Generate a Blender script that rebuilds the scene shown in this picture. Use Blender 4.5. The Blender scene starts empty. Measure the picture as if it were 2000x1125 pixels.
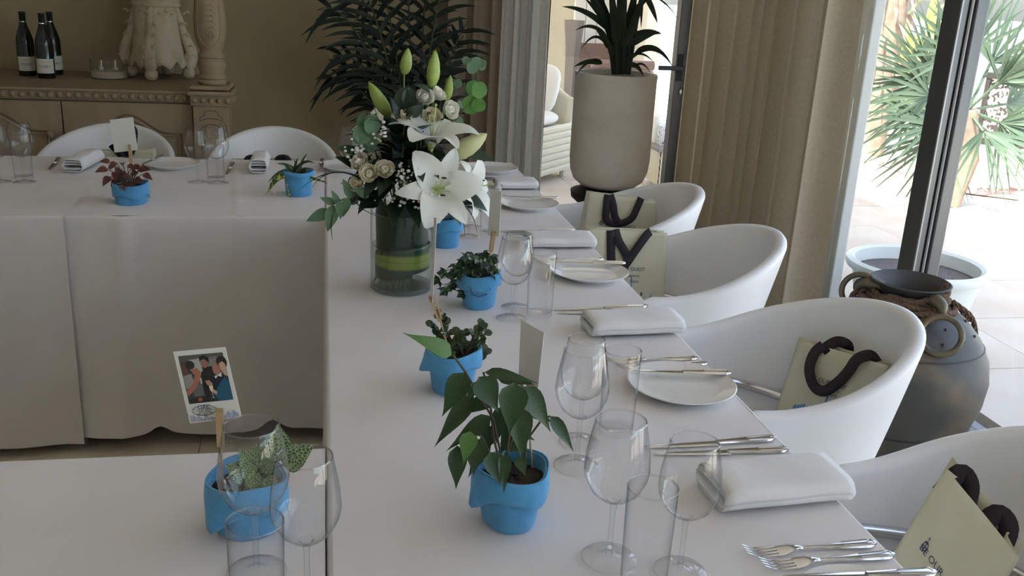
import bpy, math, random
from mathutils import Vector as V, Matrix
random.seed(7)
PI = math.pi
S = bpy.context.scene
COL = S.collection

# ------------------------------------------------------------------ camera
CAM_H = 1.46
F_PX, PITCH, ROLL, YAW = 1880.3, 0.31147, 0.05179, -0.19961
fw = V((-math.sin(YAW)*math.cos(PITCH), math.cos(YAW)*math.cos(PITCH), -math.sin(PITCH)))
rt = V((math.cos(YAW), math.sin(YAW), 0)); up = rt.cross(fw)
rt2 = math.cos(ROLL)*rt + math.sin(ROLL)*up
up2 = -math.sin(ROLL)*rt + math.cos(ROLL)*up
CP = V((0, 0, CAM_H))
cd = bpy.data.cameras.new('camera'); cam = bpy.data.objects.new('camera', cd); COL.objects.link(cam)
cd.sensor_width = 36; cd.lens = F_PX/2000*36; cd.clip_start = 0.02; cd.clip_end = 400
M = Matrix((rt2, up2, -fw)).transposed().to_4x4(); M.translation = CP
cam.matrix_world = M
S.camera = cam

# ------------------------------------------------------------------ light
w = bpy.data.worlds.new('sky'); S.world = w; w.use_nodes = True
nt = w.node_tree; bg = nt.nodes['Background']
sky = nt.nodes.new('ShaderNodeTexSky'); sky.sky_type = 'NISHITA'; sky.sun_disc = False
sky.sun_elevation = math.radians(58); sky.sun_rotation = math.radians(230); sky.air_density = 1.0; sky.dust_density = 2.5
hs = nt.nodes.new('ShaderNodeHueSaturation'); hs.inputs['Saturation'].default_value = .70; nt.links.new(sky.outputs[0], hs.inputs['Color'])
wm = nt.nodes.new('ShaderNodeMix'); wm.data_type = 'RGBA'; wm.blend_type = 'MULTIPLY'; wm.inputs[0].default_value = 1; wm.inputs[7].default_value = (1.03, .985, 1.0, 1)
nt.links.new(hs.outputs[0], wm.inputs[6]); nt.links.new(wm.outputs[2], bg.inputs[0]); bg.inputs[1].default_value = 0.34
sl = bpy.data.lights.new('sun', 'SUN'); sl.energy = 9.0; sl.angle = 0.009; sl.color = (1, .95, .87)
so = bpy.data.objects.new('sun', sl); COL.objects.link(so)
so.rotation_euler = V((-.42, -.30, .86)).to_track_quat('Z', 'Y').to_euler()
S.view_settings.view_transform = 'Standard'; S.view_settings.look = 'None'
S.view_settings.gamma = 1; S.view_settings.use_curve_mapping = False
S.view_settings.exposure = 1.28
S.cycles.transparent_max_bounces = 48

# ------------------------------------------------------------------ helpers
def ray(x, y): return rt2*((x-1000)/F_PX) - up2*((y-562.5)/F_PX) + fw
def on(x, y, z):                      # point of the photograph on a level at height z
    d = ray(x, y); return CP + d*((z-CAM_H)/d.z)
def at(x, y, Y):                      # point of the photograph at distance Y down the room
    d = ray(x, y); return CP + d*(Y/d.y)

class MB:
    def __init__(s): s.v = []; s.f = []
    def add(s, vs, fs):
        o = len(s.v); s.v += [tuple(p) for p in vs]; s.f += [tuple(i+o for i in f) for f in fs]; return s
    def box(s, a, b, rz=0, c=None):
        x0, y0, z0 = a; x1, y1, z1 = b
        vs = [(x0,y0,z0),(x1,y0,z0),(x1,y1,z0),(x0,y1,z0),(x0,y0,z1),(x1,y0,z1),(x1,y1,z1),(x0,y1,z1)]
        return s.add(vs, [(3,2,1,0),(4,5,6,7),(0,1,5,4),(1,2,6,5),(2,3,7,6),(3,0,4,7)])
    def tube(s, path, r, n=8, closed=False):
        path = [V(p) for p in path]; m = len(path)
        rr = r if isinstance(r, (list, tuple)) else [r]*m
        vs = []; fs = []; prev = None
        for i, p in enumerate(path):
            if closed: t = path[(i+1) % m]-path[i-1]
            else: t = path[min(i+1, m-1)]-path[max(i-1, 0)]
            if t.length < 1e-9: t = V((0,0,1))
            t.normalize()
            if prev is None: a = t.orthogonal().normalized()
            else:
                a = prev - t*prev.dot(t)
                a = a.normalized() if a.length > 1e-6 else t.orthogonal().normalized()
            prev = a; b = t.cross(a)
            for k in range(n):
                q = 2*PI*k/n; vs.append(p + (a*math.cos(q)+b*math.sin(q))*rr[i])
        L = m if closed else m-1
        for i in range(L):
            j = (i+1) % m
            for k in range(n):
                k2 = (k+1) % n; fs.append((i*n+k, i*n+k2, j*n+k2, j*n+k))
        if not closed:
            fs.append(tuple(reversed(range(n)))); fs.append(tuple((m-1)*n+k for k in range(n)))
        return s.add(vs, fs)
    def lathe(s, prof, n=32, c=(0,0,0), fx=None):
        vs = []; fs = []; m = len(prof)
        for i, (r, z) in enumerate(prof):
            for k in range(n):
                q = 2*PI*k/n; rr, zz = (r, z) if fx is None else fx(r, z, q, i)
                vs.append((c[0]+rr*math.cos(q), c[1]+rr*math.sin(q), c[2]+zz))
        for i in range(m-1):
            for k in range(n):
                k2 = (k+1) % n; fs.append((i*n+k, i*n+k2, (i+1)*n+k2, (i+1)*n+k))
        if prof[0][0] > 1e-5 and prof[0] != prof[-1]: fs.append(tuple(reversed(range(n))))
        if prof[-1][0] > 1e-5 and prof[0] != prof[-1]: fs.append(tuple((m-1)*n+k for k in range(n)))
        return s.add(vs, fs)
    def grid(s, fn, nu, nv, wrapu=False):
        vs = []; fs = []
        cu = nu if wrapu else nu+1
        for j in range(nv+1):
            for i in range(cu): vs.append(fn(i/nu, j/nv))
        for j in range(nv):
            for i in range(nu):
                i2 = (i+1) % cu; fs.append((j*cu+i, j*cu+i2, (j+1)*cu+i2, (j+1)*cu+i))
        return s.add(vs, fs)
    def ball(s, c, r, n=10, m=6, sc=(1,1,1)):
        vs = []; fs = []
        for j in range(m+1):
            ph = PI*j/m
            for k in range(n):
                q = 2*PI*k/n; vs.append((c[0]+r*sc[0]*math.sin(ph)*math.cos(q), c[1]+r*sc[1]*math.sin(ph)*math.sin(q), c[2]-r*sc[2]*math.cos(ph)))
        for j in range(m):
            for k in range(n): fs.append((j*n+k, j*n+(k+1) % n, (j+1)*n+(k+1) % n, (j+1)*n+k))
        return s.add(vs, fs)
    def mesh(s, name, mat, smooth=True):
        me = bpy.data.meshes.new(name); me.from_pydata(s.v, [], s.f); me.validate()
        me.materials.append(mat)
        if smooth:
            me.polygons.foreach_set('use_smooth', [True]*len(me.polygons))
            try: me.set_sharp_from_angle(angle=math.radians(42))
            except Exception: pass
        me.update(); return me
    def build(s, name, mat, parent=None, smooth=True, solid=0, bevel=0, off=0, label=None, sub=0):
        o = put(name, s.mesh(name, mat, smooth), parent)
        if solid:
            md = o.modifiers.new('solid', 'SOLIDIFY'); md.thickness = solid; md.offset = off
        if bevel:
            md = o.modifiers.new('bevel', 'BEVEL'); md.width = bevel; md.segments = 2; md.limit_method = 'ANGLE'
        if sub:
            md = o.modifiers.new('sub', 'SUBSURF'); md.levels = sub; md.render_levels = sub
        if label: o['label'] = label
        return o
def put(name, me, parent=None, mx=None):
    o = bpy.data.objects.new(name, me); COL.objects.link(o)
    if parent: o.parent = parent
    if mx is not None: o.matrix_basis = mx
    return o
def tag(o, label, cat, group=None, kind=None):
    o['label'] = label; o['category'] = cat
    if group: o['group'] = group
    if kind: o['kind'] = kind
    return o
def thing(name, label, cat, loc=(0,0,0), rz=0, group=None):
    o = bpy.data.objects.new(name, None); COL.objects.link(o); o.empty_display_size = .05
    o.location = loc; o.rotation_euler = (0, 0, rz); return tag(o, label, cat, group)
def struct(o): o['kind'] = 'structure'; return o
def dup(root, loc, rz, label, group=None):
    r = root.copy(); COL.objects.link(r); r.location = loc; r.rotation_euler = (0, 0, rz); r['label'] = label
    if group: r['group'] = group
    for c in list(root.children):
        k = c.copy(); COL.objects.link(k); k.parent = r
        for g in c.children:
            h = g.copy(); COL.objects.link(h); h.parent = k
    return r
def frame(p, d, u=(0,0,1)):
    x = V(d).normalized(); z = V(u) - x*V(u).dot(x)
    if z.length < 1e-5: z = x.orthogonal()
    z.normalize(); y = z.cross(x)
    m = Matrix((x, y, z)).transposed().to_4x4(); m.translation = V(p); return m
def lerp(a, b, t): return a+(b-a)*t
def sstep(t): t = max(0, min(1, t)); return t*t*(3-2*t)
def bez(a, b, c, n=8):
    a, b, c = V(a), V(b), V(c); return [a*(1-t)**2+b*2*t*(1-t)+c*t*t for t in [i/n for i in range(n+1)]]

# ------------------------------------------------------------------ materials
def mat(name, col, rough=.6, metal=0, noise=0, nscale=20, col2=None, bump=0, bscale=200, spec=.5, trans=0, sheen=0, detail=4, nrange=(.35,.65), stretch=None):
    m = bpy.data.materials.new(name); m.use_nodes = True; t = m.node_tree; b = t.nodes['Principled BSDF']
    b.inputs['Base Color'].default_value = (*col, 1); b.inputs['Roughness'].default_value = rough
    b.inputs['Metallic'].default_value = metal; b.inputs['Specular IOR Level'].default_value = spec
    if sheen: b.inputs['Sheen Weight'].default_value = sheen
    tc = t.nodes.new('ShaderNodeTexCoord'); src = tc.outputs['Object']
    if stretch:
        mp = t.nodes.new('ShaderNodeMapping'); mp.inputs['Scale'].default_value = stretch; t.links.new(src, mp.inputs[0]); src = mp.outputs[0]
    if col2 is not None:
        n = t.nodes.new('ShaderNodeTexNoise'); n.inputs['Scale'].default_value = nscale; n.inputs['Detail'].default_value = detail
        t.links.new(src, n.inputs['Vector'])
        r = t.nodes.new('ShaderNodeValToRGB'); r.color_ramp.elements[0].position = nrange[0]; r.color_ramp.elements[1].position = nrange[1]
        r.color_ramp.elements[0].color = (*col, 1); r.color_ramp.elements[1].color = (*col2, 1)
        t.links.new(n.outputs[0], r.inputs[0]); t.links.new(r.outputs[0], b.inputs['Base Color'])
    if bump:
        n = t.nodes.new('ShaderNodeTexNoise'); n.inputs['Scale'].default_value = bscale; n.inputs['Detail'].default_value = 3
        t.links.new(src, n.inputs['Vector'])
        bp = t.nodes.new('ShaderNodeBump'); bp.inputs['Strength'].default_value = bump; bp.inputs['Distance'].default_value = .002
        t.links.new(n.outputs[0], bp.inputs['Height']); t.links.new(bp.outputs[0], b.inputs['Normal'])
    if trans:
        tr = t.nodes.new('ShaderNodeBsdfTranslucent'); mx = t.nodes.new('ShaderNodeMixShader'); mx.inputs[0].default_value = trans
        tr.inputs[0].default_value = (*col, 1)
        if col2 is not None: t.links.new(r.outputs[0], tr.inputs[0])
        t.links.new(b.outputs[0], mx.inputs[1]); t.links.new(tr.outputs[0], mx.inputs[2])
        t.links.new(mx.outputs[0], t.nodes['Material Output'].inputs[0])
    return m
def glass(name, tint=(.988,.99,.99), edge=(.34,.37,.38), ior=1.45, rough=0.0, power=1.0):
    # thin clear glass: passes light straight through, mirrors by Fresnel, absorbs more along the slanting wall
    m = bpy.data.materials.new(name); m.use_nodes = True; t = m.node_tree; t.nodes.remove(t.nodes['Principled BSDF'])
    tp = t.nodes.new('ShaderNodeBsdfTransparent'); gl = t.nodes.new('ShaderNodeBsdfGlossy'); gl.inputs['Roughness'].default_value = rough
    lw = t.nodes.new('ShaderNodeLayerWeight'); lw.inputs[0].default_value = .5
    pw = t.nodes.new('ShaderNodeMath'); pw.operation = 'POWER'; pw.inputs[1].default_value = 4.0
    fr = t.nodes.new('ShaderNodeMath'); fr.operation = 'MULTIPLY_ADD'; fr.inputs[1].default_value = .75; fr.inputs[2].default_value = .06
    mx = t.nodes.new('ShaderNodeMixShader'); cm = t.nodes.new('ShaderNodeMix'); cm.data_type = 'RGBA'
    cm.inputs[6].default_value = (*tint, 1); cm.inputs[7].default_value = (*edge, 1)
    t.links.new(lw.outputs['Facing'], pw.inputs[0]); t.links.new(pw.outputs[0], fr.inputs[0])
    t.links.new(pw.outputs[0], cm.inputs[0]); t.links.new(cm.outputs[2], tp.inputs[0])
    t.links.new(fr.outputs[0], mx.inputs[0]); t.links.new(tp.outputs[0], mx.inputs[1]); t.links.new(gl.outputs[0], mx.inputs[2])
    t.links.new(mx.outputs[0], t.nodes['Material Output'].inputs[0]); return m
def veinmat(name, base, vein, scale, width=.06):
    m = mat(name, base, .45); t = m.node_tree; b = t.nodes['Principled BSDF']
    tc = t.nodes.new('ShaderNodeTexCoord'); vo = t.nodes.new('ShaderNodeTexVoronoi'); vo.feature = 'DISTANCE_TO_EDGE'; vo.inputs['Scale'].default_value = scale
    r = t.nodes.new('ShaderNodeValToRGB'); r.color_ramp.elements[0].position = width; r.color_ramp.elements[1].position = width*2.2
    r.color_ramp.elements[0].color = (*vein, 1); r.color_ramp.elements[1].color = (*base, 1)
    t.links.new(tc.outputs['Object'], vo.inputs['Vector']); t.links.new(vo.outputs[0], r.inputs[0]); t.links.new(r.outputs[0], b.inputs['Base Color']); return m
def stripemat(name, c1, c2, lo, hi, axis=2, rough=.35):
    m = mat(name, c1, rough); t = m.node_tree; b = t.nodes['Principled BSDF']
    tc = t.nodes.new('ShaderNodeTexCoord'); sp = t.nodes.new('ShaderNodeSeparateXYZ'); t.links.new(tc.outputs['Object'], sp.inputs[0])
    mr = t.nodes.new('ShaderNodeMapRange'); mr.inputs[1].default_value = lo; mr.inputs[2].default_value = hi; t.links.new(sp.outputs[axis], mr.inputs[0])
    r = t.nodes.new('ShaderNodeValToRGB'); e = r.color_ramp.elements
    e[0].position = .22; e[0].color = (*c1, 1); e[1].position = .32; e[1].color = (*c2, 1)
    for p, c in ((.5, c2), (.53, lerp(V(c1), V(c2), .5)), (.56, c2), (.72, c2), (.82, c1)):
        x = e.new(p); x.color = (*c, 1)
    t.links.new(mr.outputs[0], r.inputs[0]); t.links.new(r.outputs[0], b.inputs['Base Color']); return m
def colmat(name):
    m = mat(name, (1,1,1), .4); t = m.node_tree; a = t.nodes.new('ShaderNodeVertexColor'); a.layer_name = 'Col'
    t.links.new(a.outputs[0], t.nodes['Principled BSDF'].inputs['Base Color']); return m

m_cloth = mat('white_cloth', (.82,.79,.775), .85, col2=(.78,.75,.735), nscale=6, bump=.25, bscale=900, spec=.2, sheen=.1)
m_wood = mat('table_wood', (.25,.16,.09), .5, col2=(.32,.21,.12), nscale=9)
m_chair = mat('white_leatherette', (.86,.86,.85), .42, bump=.08, bscale=500, col2=(.83,.83,.82), nscale=5)
m_seat = mat('seat_leatherette', (.82,.81,.79), .5, col2=(.78,.77,.75), nscale=8)
m_chrome = mat('chrome', (.62,.63,.65), .12, 1)
m_steel = mat('polished_cutlery', (.84,.84,.85), .12, 1)
m_china = mat('white_china', (.84,.83,.80), .12)
m_nap = mat('napkin_linen', (.84,.83,.82), .9, bump=.25, bscale=700, col2=(.80,.79,.78), nscale=12, spec=.2)
m_felt = mat('blue_felt', (.115,.40,.70), .95, col2=(.10,.35,.63), nscale=60, bump=.5, bscale=500, spec=.1, sheen=.3)
m_soil = mat('soil', (.018,.013,.010), .95, col2=(.05,.035,.025), nscale=90, bump=.8, bscale=200)
m_glass = glass('clear_glass')
m_vglass = glass('vase_glass', (.95,.97,.96), (.35,.42,.40))
m_pane = glass('window_glass', (.96,.98,.98), (.8,.85,.85))
m_water = glass('water', (.93,.96,.93), (.6,.7,.65), 1.2)
m_card = mat('card', (.80,.79,.74), .7, col2=(.77,.76,.71), nscale=30)
m_peg = mat('peg_wood', (.52,.36,.19), .6, col2=(.42,.28,.14), nscale=25, stretch=(1,1,.1))
m_ink = mat('dark_ink', (.03,.04,.10), .7)
m_bag = mat('tote_canvas', (.66,.63,.46), .85, col2=(.62,.59,.42), nscale=14, bump=.2, bscale=500, spec=.2)
m_strap = mat('dark_strap', (.022,.015,.018), .8, bump=.3, bscale=400)
m_blue = mat('blue_print', (.05,.20,.50), .7, col2=(.18,.40,.66), nscale=60)
m_stone = mat('planter_stone', (.88,.84,.77), .75, col2=(.76,.70,.61), nscale=5, nrange=(.45,.8), bump=.25, bscale=60)
m_wall2 = mat('bounce_wall_paint', (.80,.76,.68), .9)  # unseen left and front walls, made pale to bounce more light indoors
m_wall = mat('wall_paint', (.42,.345,.215), .9, col2=(.38,.315,.19), nscale=3, bump=.15, bscale=120)
m_ceil = mat('ceiling_paint', (.80,.77,.72), .9)
m_tile = mat('floor_marble', (.88,.79,.62), .35, col2=(.80,.70,.52), nscale=3.5, detail=8)
m_grout = mat('grout', (.45,.40,.33), .9)
m_pave = mat('terrace_stone', (.68,.62,.53), .7, col2=(.60,.52,.42), nscale=2.5, detail=8)
m_brick = mat('red_paver', (.42,.25,.20), .8, col2=(.50,.32,.26), nscale=8)
m_side = mat('sideboard_wood', (.37,.28,.18), .6, col2=(.32,.24,.145), nscale=14, bump=.2, bscale=150, stretch=(1,1,.25))
m_groove = mat('dark_brown_line', (.20,.14,.09), .8)  # darker brown for panel lines, the strip under the beads and small lettering
m_carve = mat('cream_carving', (.56,.49,.35), .6, col2=(.40,.31,.18), nscale=16, nrange=(.5,.75), bump=.4, bscale=70)
m_dark = mat('dark_aluminium', (.045,.042,.040), .35, .5)
m_grey = mat('grey_aluminium', (.16,.165,.17), .35, .6)
m_lgrey = mat('light_grey_aluminium', (.42,.44,.45), .4, .4)
m_post = mat('white_frame', (.50,.52,.50), .5)
m_black = mat('rubber_black', (.012,.012,.014), .7)
m_curt = mat('linen_curtain', (.54,.47,.355), .95, col2=(.49,.425,.31), nscale=70, bump=.3, bscale=500, spec=.1, trans=.07)
m_curt2 = mat('pale_curtain', (.70,.69,.65), .95, col2=(.64,.63,.59), nscale=50, bump=.3, bscale=500, spec=.1, trans=.12)
m_curt3 = mat('beige_curtain', (.40,.33,.25), .95, col2=(.36,.30,.22), nscale=60, spec=.1, trans=.2)
m_urn = mat('tarnished_copper', (.085,.086,.082), .55, .55, col2=(.22,.17,.10), nscale=4.5, nrange=(.5,.78), bump=.35, bscale=25, detail=8)
m_brass = mat('tarnished_brass', (.22,.18,.10), .5, .6, col2=(.13,.12,.09), nscale=20)
m_rope = mat('brown_rope', (.20,.12,.075), .95, col2=(.12,.07,.045), nscale=80)
m_wpot = mat('white_glazed_pot', (.74,.78,.74), .3)
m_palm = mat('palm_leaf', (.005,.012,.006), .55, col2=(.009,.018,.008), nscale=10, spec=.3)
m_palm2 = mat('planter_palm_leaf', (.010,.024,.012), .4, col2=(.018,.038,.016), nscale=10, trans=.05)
m_stalk = mat('palm_stalk', (.045,.065,.025), .5)
m_ofrond = mat('garden_palm_leaf', (.055,.095,.06), .55, col2=(.10,.15,.09), nscale=3, trans=.15)
m_yfrond = mat('yellow_palm_leaf', (.42,.46,.10), .6, col2=(.55,.50,.15), nscale=3, trans=.3)
m_trunk = mat('palm_trunk', (.20,.15,.11), .9, col2=(.30,.24,.18), nscale=15, bump=.8, bscale=30)
m_ficus = mat('ficus_leaf', (.022,.062,.016), .35, col2=(.06,.13,.03), nscale=35, nrange=(.55,.72), trans=.1)
m_fic2 = mat('ficus_young_leaf', (.07,.17,.03), .4, col2=(.12,.24,.06), nscale=40, trans=.2)
m_jade = mat('jade_leaf', (.045,.085,.035), .35, col2=(.075,.11,.045), nscale=30)
m_ivy = mat('ivy_leaf', (.020,.052,.020), .45, col2=(.04,.08,.028), nscale=40, trans=.08)
m_twig = mat('twig', (.10,.08,.045), .8)
m_gstem = mat('green_stem', (.10,.17,.045), .5)
m_red = veinmat('red_veined_leaf', (.10,.028,.022), (.22,.07,.055), 160, .05)
m_fit = veinmat('netted_green_leaf', (.035,.075,.025), (.33,.46,.20), 260, .06)
m_crot = mat('speckled_croton_leaf', (.03,.07,.015), .4, col2=(.52,.50,.06), nscale=130, nrange=(.54,.60), detail=1)
m_euc = mat('eucalyptus_leaf', (.11,.22,.12), .6, col2=(.15,.26,.15), nscale=20, trans=.12)
m_euc2 = mat('eucalyptus_bright_leaf', (.10,.27,.05), .5, col2=(.15,.33,.08), nscale=20, trans=.25)
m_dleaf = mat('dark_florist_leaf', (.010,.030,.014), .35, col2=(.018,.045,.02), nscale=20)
m_lily = mat('lily_petal', (.90,.90,.86), .5, col2=(.84,.86,.74), nscale=9, trans=.25)
m_lilyg = mat('lily_throat', (.50,.58,.20), .5)
m_bud = mat('lily_bud', (.30,.43,.07), .45, col2=(.46,.55,.16), nscale=14, stretch=(.15,1,1), trans=.15)
m_budp = mat('lily_bud_pale', (.62,.64,.30), .45, col2=(.74,.74,.48), nscale=14, stretch=(.15,1,1), trans=.15)
m_rose = mat('cream_rose', (.88,.83,.66), .55, col2=(.86,.79,.58), nscale=25, trans=.2)
m_rosew = mat('white_rose', (.87,.86,.77), .55, col2=(.84,.81,.68), nscale=25, trans=.2)
m_gyp = mat('babys_breath', (.86,.86,.80), .7)
m_anther = mat('anther', (.06,.03,.015), .9)
m_wrap = stripemat('striped_leaf_band', (.018,.055,.014), (.30,.36,.035), .045, .108)
m_bottle = mat('bottle_glass', (.006,.010,.007), .08, spec=.6)
m_caps = mat('bottle_capsule', (.010,.010,.014), .4)
m_label = mat('bottle_label', (.72,.70,.60), .7)
m_sand = mat('sand', (.52,.45,.33), .95, bump=.5, bscale=400)
m_alum = mat('tealight_tin', (.75,.75,.75), .25, 1)
m_wax = mat('wax', (.85,.83,.76), .5)
m_wick = mat('pale_wicker', (.70,.66,.52), .8, bump=.6, bscale=90)
m_wick2 = mat('brown_wicker', (.22,.14,.11), .8, bump=.6, bscale=90)
m_cush = mat('cushion_fabric', (.78,.77,.72), .9, bump=.2, bscale=200)
m_cream = mat('cream_render', (.82,.79,.68), .9, col2=(.79,.76,.64), nscale=4)
m_white = mat('white_render', (.82,.82,.80), .85)
m_tgrey = mat('taupe_fibre', (.24,.21,.19), .7)
m_pebble = mat('white_pebble', (.74,.69,.62), .9, col2=(.55,.49,.42), nscale=12)
m_lant = mat('lantern_metal', (.06,.055,.05), .5, .5)
m_sea = mat('pale_pool_water', (.45,.76,.86), .5)
m_patt = mat('patterned_pot', (.74,.76,.78), .3, col2=(.10,.12,.18), nscale=60, nrange=(.60,.63), detail=1)
m_photo = colmat('photo_print')

# ------------------------------------------------------------------ setting
TZ = .75                                # table top
RX = 2.2                                # plane of the glazed right wall
BY = 5.65                               # plane of the back wall
fl = struct(MB().box((-4.6, -3.1, -.16), (RX+.08, BY+.02, -.008)).build('floor', m_grout, smooth=False))
tl = MB().box((-.2985, -.2985, -.007), (.2985, .2985, 0)); me = tl.mesh('floor_tile', m_tile, False)
for i in range(12):
    for j in range(15):
        x, y = -4.3+i*.6, -2.8+j*.6
        if x > RX or y > BY: continue
        put('floor_tile', me, fl, Matrix.Translation((x-.02*0, y, random.uniform(-.0006, 0))))
struct(MB().box((-4.75, -3.25, 2.75), (RX+.35, BY+.25, 3.0)).build('ceiling', m_ceil, smooth=False))
struct(MB().box((-4.75, -3.25, -.16), (-4.6, BY+.25, 2.75)).build('wall_left', m_wall2, smooth=False))
struct(MB().box((-4.6, -3.25, -.16), (RX+.1, -3.1, 2.75)).build('wall_front', m_wall2, smooth=False))
wb = MB().box((-4.6, BY, -.16), (1.27, BY+.22, 2.75)).box((1.27, BY, 2.35), (RX+.1, BY+.22, 2.75))
struct(wb.build('wall_back', m_wall, smooth=False))
wr = MB().box((RX-.03, -3.1, 2.45), (RX+.2, BY, 2.75)).box((RX-.02, 5.45, 0), (RX+.2, BY+.22, 2.45)).box((RX-.02, -3.1, 0), (RX+.2, -2.7, 2.45))
struct(wr.build('wall_right', m_wall, smooth=False))

# glazed wall on the right
w1 = MB().box((RX-.06, -2.7, -.0), (RX+.08, 5.45, .03)).box((RX-.06, -2.7, 2.41), (RX+.08, 5.45, 2.45)).build('window_1', m_grey, smooth=False)
struct(w1)
MB().box((RX-.0, 3.74, .03), (RX+.05, 3.90, 2.41)).build('post', m_post, w1, False, bevel=.006)
MB().box((RX-.012, 3.895, .03), (RX+.02, 3.912, 2.41)).build('seal_and_dark_gap', m_black, w1, False)
MB().box((RX-.05, 3.105, .03), (RX-.02, 3.205, 2.41)).build('stile', m_grey, w1, False, bevel=.003)
MB().box((RX-.052, 3.098, .03), (RX-.046, 3.105, 2.41)).build('stile_edge', m_lgrey, w1, False)
MB().box((RX-.018, 3.108, .03), (RX-.008, 3.2, 2.41)).build('seal_and_dark_gap', m_black, w1, False)  # black strip put in for the dark gap between the sashes
MB().box((RX-.012, 3.097, .03), (RX-.0065, 3.107, 2.41)).build('light_slit_strip', m_white, w1, False)  # white strip painting the slit of light between the sashes
MB().box((RX-.002, 3.085, .03), (RX+.045, 3.20, 2.41)).build('stile', m_grey, w1, False, bevel=.003)
for y in (1.55, .1, -1.3):
    MB().box((RX-.05, y-.05, .03), (RX+.05, y+.05, 2.41)).build('stile', m_grey, w1, False, bevel=.004)
for a, b, x in ((3.912, 5.45, .02), (3.20, 3.74, -.03), (1.6, 3.085, .035), (.15, 1.5, -.02), (-1.25, .05, .035), (-2.7, -1.35, -.02)):
    MB().box((RX+x-.003, a, .03), (RX+x+.003, b, 2.41)).build('pane', m_pane, w1, False)

# glazed door in the back wall
d1 = MB().box((1.27, BY+.02, 0), (1.29, BY+.09, 2.35)).box((1.29, BY+.02, 2.30), (2.04, BY+.09, 2.35)).build('door_1', m_black, smooth=False)
struct(d1)
MB().box((2.06, BY-.05, 0), (2.135, BY+.03, 2.35)).build('stile', m_dark, d1, False, bevel=.004)
MB().box((2.135, BY-.02, 0), (RX-.02, BY+.03, 2.35)).build('jamb', m_dark, d1, False)
MB().box((1.29, BY+.04, .0), (2.06, BY+.046, 2.30)).build('pane', m_pane, d1, False)
hp = at(1330, 133, BY-.08)
h = MB().tube([(hp.x, BY-.05, hp.z), (hp.x, BY-.11, hp.z), (hp.x-.02, BY-.115, hp.z), (hp.x-.15, BY-.115, hp.z)], .014, 10)
h.box((hp.x-.02, BY-.056, hp.z-.08), (hp.x+.02, BY-.049, hp.z+.08))
h.build('lever_handle', m_black, d1)
kp = at(1330, 180, BY-.06)
MB().ball((kp.x, BY-.055, kp.z), .012, sc=(1, .6, 1.6)).build('lock_cylinder', m_chrome, d1)

# outside: terrace, pool, back terrace under an added shade roof
te = struct(MB().box((RX+.2, -6, -.2), (14, 16, -.03)).box((-5, BY+.22, -.2), (RX+.2, 16, -.03)).build('terrace', m_pave, smooth=False))
pm = MB().box((-.298, -.298, -.03), (.298, .298, 0)).mesh('paving_slab', m_pave, False)
for i in range(10):
    for j in range(13):
        put('paving_slab', pm, te, Matrix.Translation((RX+.5+i*.6, .6+j*.6, random.uniform(-.004, 0))))
for i in range(5):
    for j in range(6):
        put('paving_slab', pm, te, Matrix.Translation((RX-.1-i*.6, 6.2+j*.6, random.uniform(-.004, 0))))
struct(MB().box((-40, 16, -.4), (80, 80, -.06)).box((14, -30, -.4), (80, 16, -.06)).build('pool', m_sea, smooth=False))
struct(MB().box((-1.5, BY+.24, 2.6), (2.7, 9.9, 2.75)).build('unseen_shade_roof', m_white, smooth=False))  # roof out of view, added to keep the sun off the back terrace

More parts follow.
